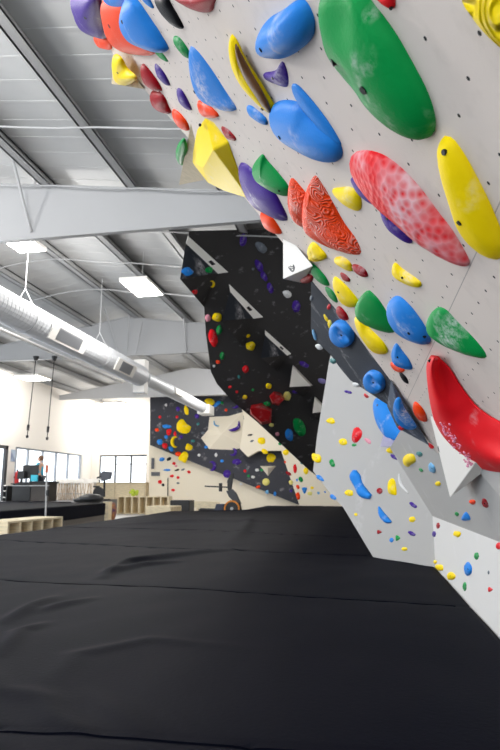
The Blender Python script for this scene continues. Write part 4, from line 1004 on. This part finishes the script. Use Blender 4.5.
# exercise bike with console
Yb = 22.3; x = at(104, Yb, 0).x-.05; x = min(x, -11.1)
def PB_(px, py): return PY(px, py, Yb)
r = empty('exercise_bike', (x, Yb, .59)); meta(r, 'exercise bike with a dark console on a tall post', 'exercise bike')
c = PB_(105, 476)
MB().slab([PB_(99.5, 474), PB_(101, 481), PB_(110, 479), PB_(111.5, 472), PB_(103, 471)], (0, .12, 0)).build('console', mat('console_grey', (70, 74, 84), rough=.5), r, bev=.01)
MB().tube(PB_(104.5, 480), PB_(104, 497), .04).build('post', m_blk, r)
MB().tube(PB_(97, 478), PB_(101, 476), .03).build('handlebar', m_blk, r)
MB().box((PB_(100, 490).x, Yb-.2, .595), (PB_(109, 490).x, Yb+.2, .66)).build('base', m_blk, r, bev=.01)
MB().box((PB_(94, 490).x, Yb-.1, .6+.5), (PB_(98.5, 490).x, Yb+.1, .6+.56)).tube(PB_(96.5, 486), PB_(96.5, 500), .03).build('seat', m_blk, r, bev=.01)
MB().tube((PB_(100, 490).x-.05, Yb-.04, .9), (PB_(100, 490).x-.05, Yb+.04, .9), .22, n=24).build('flywheel', m_blk, r)
# black bag on platform
c = PZ(92, 501, .6)
c = Vector((at(92, 18.3, 0).x, 18.3, .6))
mb = MB().sphere((c.x, c.y, .72), .42, .3, .16, n=20).sphere((c.x-.28, c.y, .68), .3, .24, .1, n=16)
o = mb.build('duffel_bag', m_blk, smooth=True); meta(o, 'slumped black bag on the far corner of the platform mat', 'bag')

# benches of plywood with pigeonholes
def bench(label, x0, x1, y0, y1, z1, cells, axis='y', z0=0.0):
    r = empty('plywood_bench', ((x0+x1)/2, (y0+y1)/2, z0)); meta(r, label, 'bench'); t = .025
    MB().box((x0, y0, z1-t*1.5), (x1, y1, z1)).build('top', m_box, r, bev=.003)
    MB().box((x0, y0, z0+.02), (x1, y1, z0+.05)).build('bottom_board', m_box, r)
    if axis == 'y':
        MB().box((x0, y0, z0), (x0+t, y1, z1-t*1.5)).build('back_panel', m_ply, r)
        for i in range(cells+1):
            y = y0+(y1-y0-t*2)*i/cells; MB().box((x0+t, y, z0), (x1, y+t*2, z1-t*1.5)).build('divider', m_box, r)
    else:
        MB().box((x0, y1-t, z0), (x1, y1, z1-t*1.5)).build('back_panel', m_ply, r)
        for i in range(cells+1):
            x = x0+(x1-x0-t*2)*i/cells; MB().box((x, y0, z0), (x+t*2, y1-t, z1-t*1.5)).build('divider', m_box, r)
    return r
c = PZ(63, 516.5, .5)
n0 = PX(8, 523, c.x)
bench('long plywood bench with open pigeonholes at the left frame edge', c.x-.55, c.x, n0.y, c.y, .5, 5)
c = PZ(182, 506, .5); c.y = min(c.y, 22)
c = at(182, 20.6, .5)
bench('short plywood bench with pigeonholes left of the exercise machine', at(146, 19.4, 0).x, c.x, 19.4, 20.6, .47, 4, 'y')
xa, xb = at(118, 24.4, 0).x, at(169, 24.4, 0).x
bench('long low plywood shelf bench in front of the back window', xa, xb, 24.4, 24.9, .74, 7, 'x')
MB_ = MB().box((at(92, 26.6, 0).x+.2, 26.5, 0), (at(147, 26.6, 0).x, 27.0, 1.3)).build('plywood_counter', m_box, bev=.01); meta(MB_, 'pale plywood counter under the back window', 'counter')
MB().box((at(92, 26.6, 0).x+.17, 26.45, 1.3), (at(147, 26.6, 0).x+.03, 27.03, 1.34)).build('countertop', m_ply, MB_, bev=.004)
for i in range(4):
    x = at(97+i*15, 26.5, 0).x+.15; MB().box((x, 26.48, .1), (x+.012, 26.5, 1.25)).build('panel_joint', m_ply, MB_)
# green plant-like ball on bench
c = at(135, 24.6, .74)
mb = MB()
for i in range(26):
    a = random.random()*6.28; rr = random.uniform(.05, .2); z = random.uniform(.0, .22)
    mb.sphere((c.x+rr*math.cos(a), c.y+rr*.7*math.sin(a), .78+z), .06, .05, .05, n=7, k=5)
o = mb.build('green_bag', mat('lime_green_fabric', (185, 205, 60), rough=.7), smooth=True); meta(o, 'lime green bundle lying on the long plywood shelf bench', 'bundle')
# wooden post and toy
a = at(112, 19.1, 0)
o = MB().box((at(106.5, 19.2, 0).x, 19.0, 0), (at(112, 19.2, 0).x, 19.3, .62)).build('plywood_crate', m_box, bev=.01); meta(o, 'narrow plywood crate at the end of the platform', 'crate')
mb = MB().sphere((at(114.5, 19.4, 0).x, 19.4, .3), .11, .1, .3, n=16)
o = mb.build('patterned_bag', mat('patterned_bag', (190, 130, 70), rgb2=(70, 40, 90), cscale=12), smooth=True); meta(o, 'patterned orange and purple bag beside the narrow plywood crate', 'bag')
# black foam block + machine
r = MB().box((at(173, 22.5, 0).x, 22.2, 0), (at(192, 22.5, 0).x, 22.9, .62)).build('foam_block', m_blk, bev=.03); meta(r, 'black foam block between the plywood bench and the exercise machine', 'foam block')
Ym = 19.5
def PM(px, py, dy=0): return PY(px, py, Ym)+Vector((0, dy, 0))
r = empty('rowing_machine', (PM(232, 508).x, Ym, 0)); meta(r, 'black exercise machine with an orange-rimmed flywheel beyond the mat', 'exercise machine')
m_or = mat('orange_rim', (225, 140, 50), rough=.4)
wc = PM(232.3, 508.5)
MB().tube(wc-Vector((0, .06, 0)), wc+Vector((0, .06, 0)), .22, n=30).build('flywheel', m_blk, r)
MB().ring(wc-Vector((0, .07, 0)), (0, 1, 0), .235, .028).build('orange_rim', m_or, r, smooth=True)
MB().tube(wc-Vector((0, .1, 0)), wc-Vector((0, .05, 0)), .05, n=16).build('hub', m_steel, r)
MB().slab([PM(226, 491), PM(232, 489), PM(236, 493), PM(241, 504), PM(233, 501), PM(229, 497)], (0, .12, 0)).build('frame_arm', mat('frame_grey', (52, 54, 60), rough=.4), r, bev=.01)
MB().slab([PM(230, 500), PM(240, 503), PM(242, 512), PM(238, 512), PM(229, 502)], (0, .1, 0)).build('wheel_cover', m_blk, r, bev=.01)
MB().slab([PM(227, 481), PM(231, 473), PM(233.5, 473), PM(232.5, 480), PM(231, 490), PM(227.5, 490)], (0, .1, 0)).build('console', m_blk, r, bev=.01)
MB().tube(PM(204.5, 486.2, .05), PM(227, 487.2, .05), .022).build('long_bar', m_blk, r)
MB().box((PM(219, 490).x, Ym-.03, PM(219, 491.5).z), (PM(221.5, 490).x, Ym+.12, PM(219, 483).z)).build('handle', m_blk, r, bev=.01)
MB().tube(PM(200, 509.5, .05), PM(232, 510.5, .05), .045).build('rail', m_blk, r)
MB().slab([PM(216, 504), PM(224, 504), PM(223, 511), PM(214, 511)], (0, .25, 0)).build('footrest', mat('dark_blue_plastic', (40, 48, 70)), r, bev=.02)
MB().tube(PM(199, 509, .05), Vector((PM(198, 509).x, Ym+.05, 0)), .03).tube(PM(236, 508, .05), Vector((PM(238, 509).x, Ym+.05, 0)), .03).build('foot', m_blk, r)
o = MB().slab([PM(190, 508, .5), PM(190, 501.5, .5), PM(212, 502, .5), PM(215, 506, .5), PM(207, 511, .5)], (0, .45, 0)).build('plywood_box', m_box, bev=.01); meta(o, 'pale plywood box behind the rail of the exercise machine', 'box')
o.location.z += 0
lo_ = MB().box((PM(192, 508).x, Ym+.55, 0), (PM(206, 508).x, Ym+.9, PM(200, 508).z)).build('support', m_box, o)
# poles and signs
a, b = PY(47, 465, 12.0), PY(46.3, 516, 12.0)
r = empty('rope_post', (b.x, 12.0, 0)); meta(r, 'thin steel post with a coloured tip beside the plywood bench', 'post')
MB().tube((b.x, 12.0, 0), (a.x, 12.0, a.z), .018).build('pole', m_steel, r)
MB().tube((a.x, 12.0, a.z-.16), (a.x, 12.0, a.z), .03).build('coloured_tip', mat('terracotta', (200, 110, 80)), r)
MB().tube((b.x, 12, 0.0), (b.x, 12, .03), .14, .12, n=20).build('base', m_blk, r)
MB().tube((b.x, 12.0, .88), (b.x, 12.0, 1.0), .035).build('clamp', m_blk, r)
a, b = PG.hit(168, 478), PG.hit(168, 505.5)
rod('wall_cable', a-Vector((0, .03, 0)), b-Vector((0, .03, 0)), .02, m_blk, 'thin dark vertical cable on the far cream wall', 'cable')
for i, (x0, x1, y0, y1) in enumerate([(151.5, 154.5, 458, 469), (151.5, 160, 472, 476)]):
    a, b = PG.hit(x0, y1), PG.hit(x1, y0)
    o = MB().box((a.x, a.y-.05, a.z), (b.x, a.y-.01, b.z)).build('wall_sign', mat('dark_grey_sign', (90, 92, 98))); meta(o, ['upright dark grey sign at the left end of the far cream wall', 'wide dark grey sign below the upright one on the far cream wall'][i], 'sign')
a, b = PX(10, 464, XL), PX(15.5, 450, XL)
o = MB().box((XL+.005, a.y, a.z+.1), (XL+.02, b.y, b.z)).build('poster', mat('pale_blue_poster', (190, 205, 220), rgb2=(120, 130, 160), cscale=4)); meta(o, 'pale blue poster on the left wall beside the glass door', 'poster')
a = PX(14, 478, XL)
r = empty('fire_extinguisher', (XL+.12, a.y, 1.2)); meta(r, 'small red fire extinguisher on the left wall below the poster', 'fire extinguisher')
m_redm = mat('red_metal', (200, 40, 45), rough=.4)
MB().tube((XL+.12, a.y, 1.2), (XL+.12, a.y, 1.62), .08, n=16).tube((XL+.12, a.y, 1.62), (XL+.12, a.y, 1.7), .08, .03, n=16).build('cylinder', m_redm, r)
MB().tube((XL+.12, a.y, 1.7), (XL+.12, a.y, 1.77), .035).build('valve', m_blk, r)
MB().box((XL+.0, a.y-.03, 1.45), (XL+.05, a.y+.03, 1.5)).build('bracket', m_blk, r)

# ------------------------------------------------------------------ light, camera
w = bpy.data.worlds.new('World'); S.world = w; w.use_nodes = True
bg = w.node_tree.nodes['Background']; bg.inputs[0].default_value = (.86, .93, 1.0, 1); bg.inputs[1].default_value = 2.2
cd = bpy.data.cameras.new('camera'); co = bpy.data.objects.new('camera', cd); COL.objects.link(co); S.camera = co
cd.sensor_fit = 'VERTICAL'; cd.sensor_height = 36; cd.lens = 36*F/750; cd.clip_start = .02; cd.clip_end = 200
co.location = CAM; co.rotation_mode = 'XYZ'; co.rotation_euler = (math.pi/2+PIT, 0, YAW)
cd.dof.use_dof = True; cd.dof.focus_distance = 1.6; cd.dof.aperture_fstop = 11
S.view_settings.view_transform = 'Standard'; S.view_settings.look = 'None'; S.view_settings.gamma = 1; S.view_settings.exposure = .32
S.view_settings.use_curve_mapping = False
S.cycles.max_bounces = 8; S.cycles.diffuse_bounces = 5; S.cycles.use_denoising = True
S.cycles.sample_clamp_indirect = 4
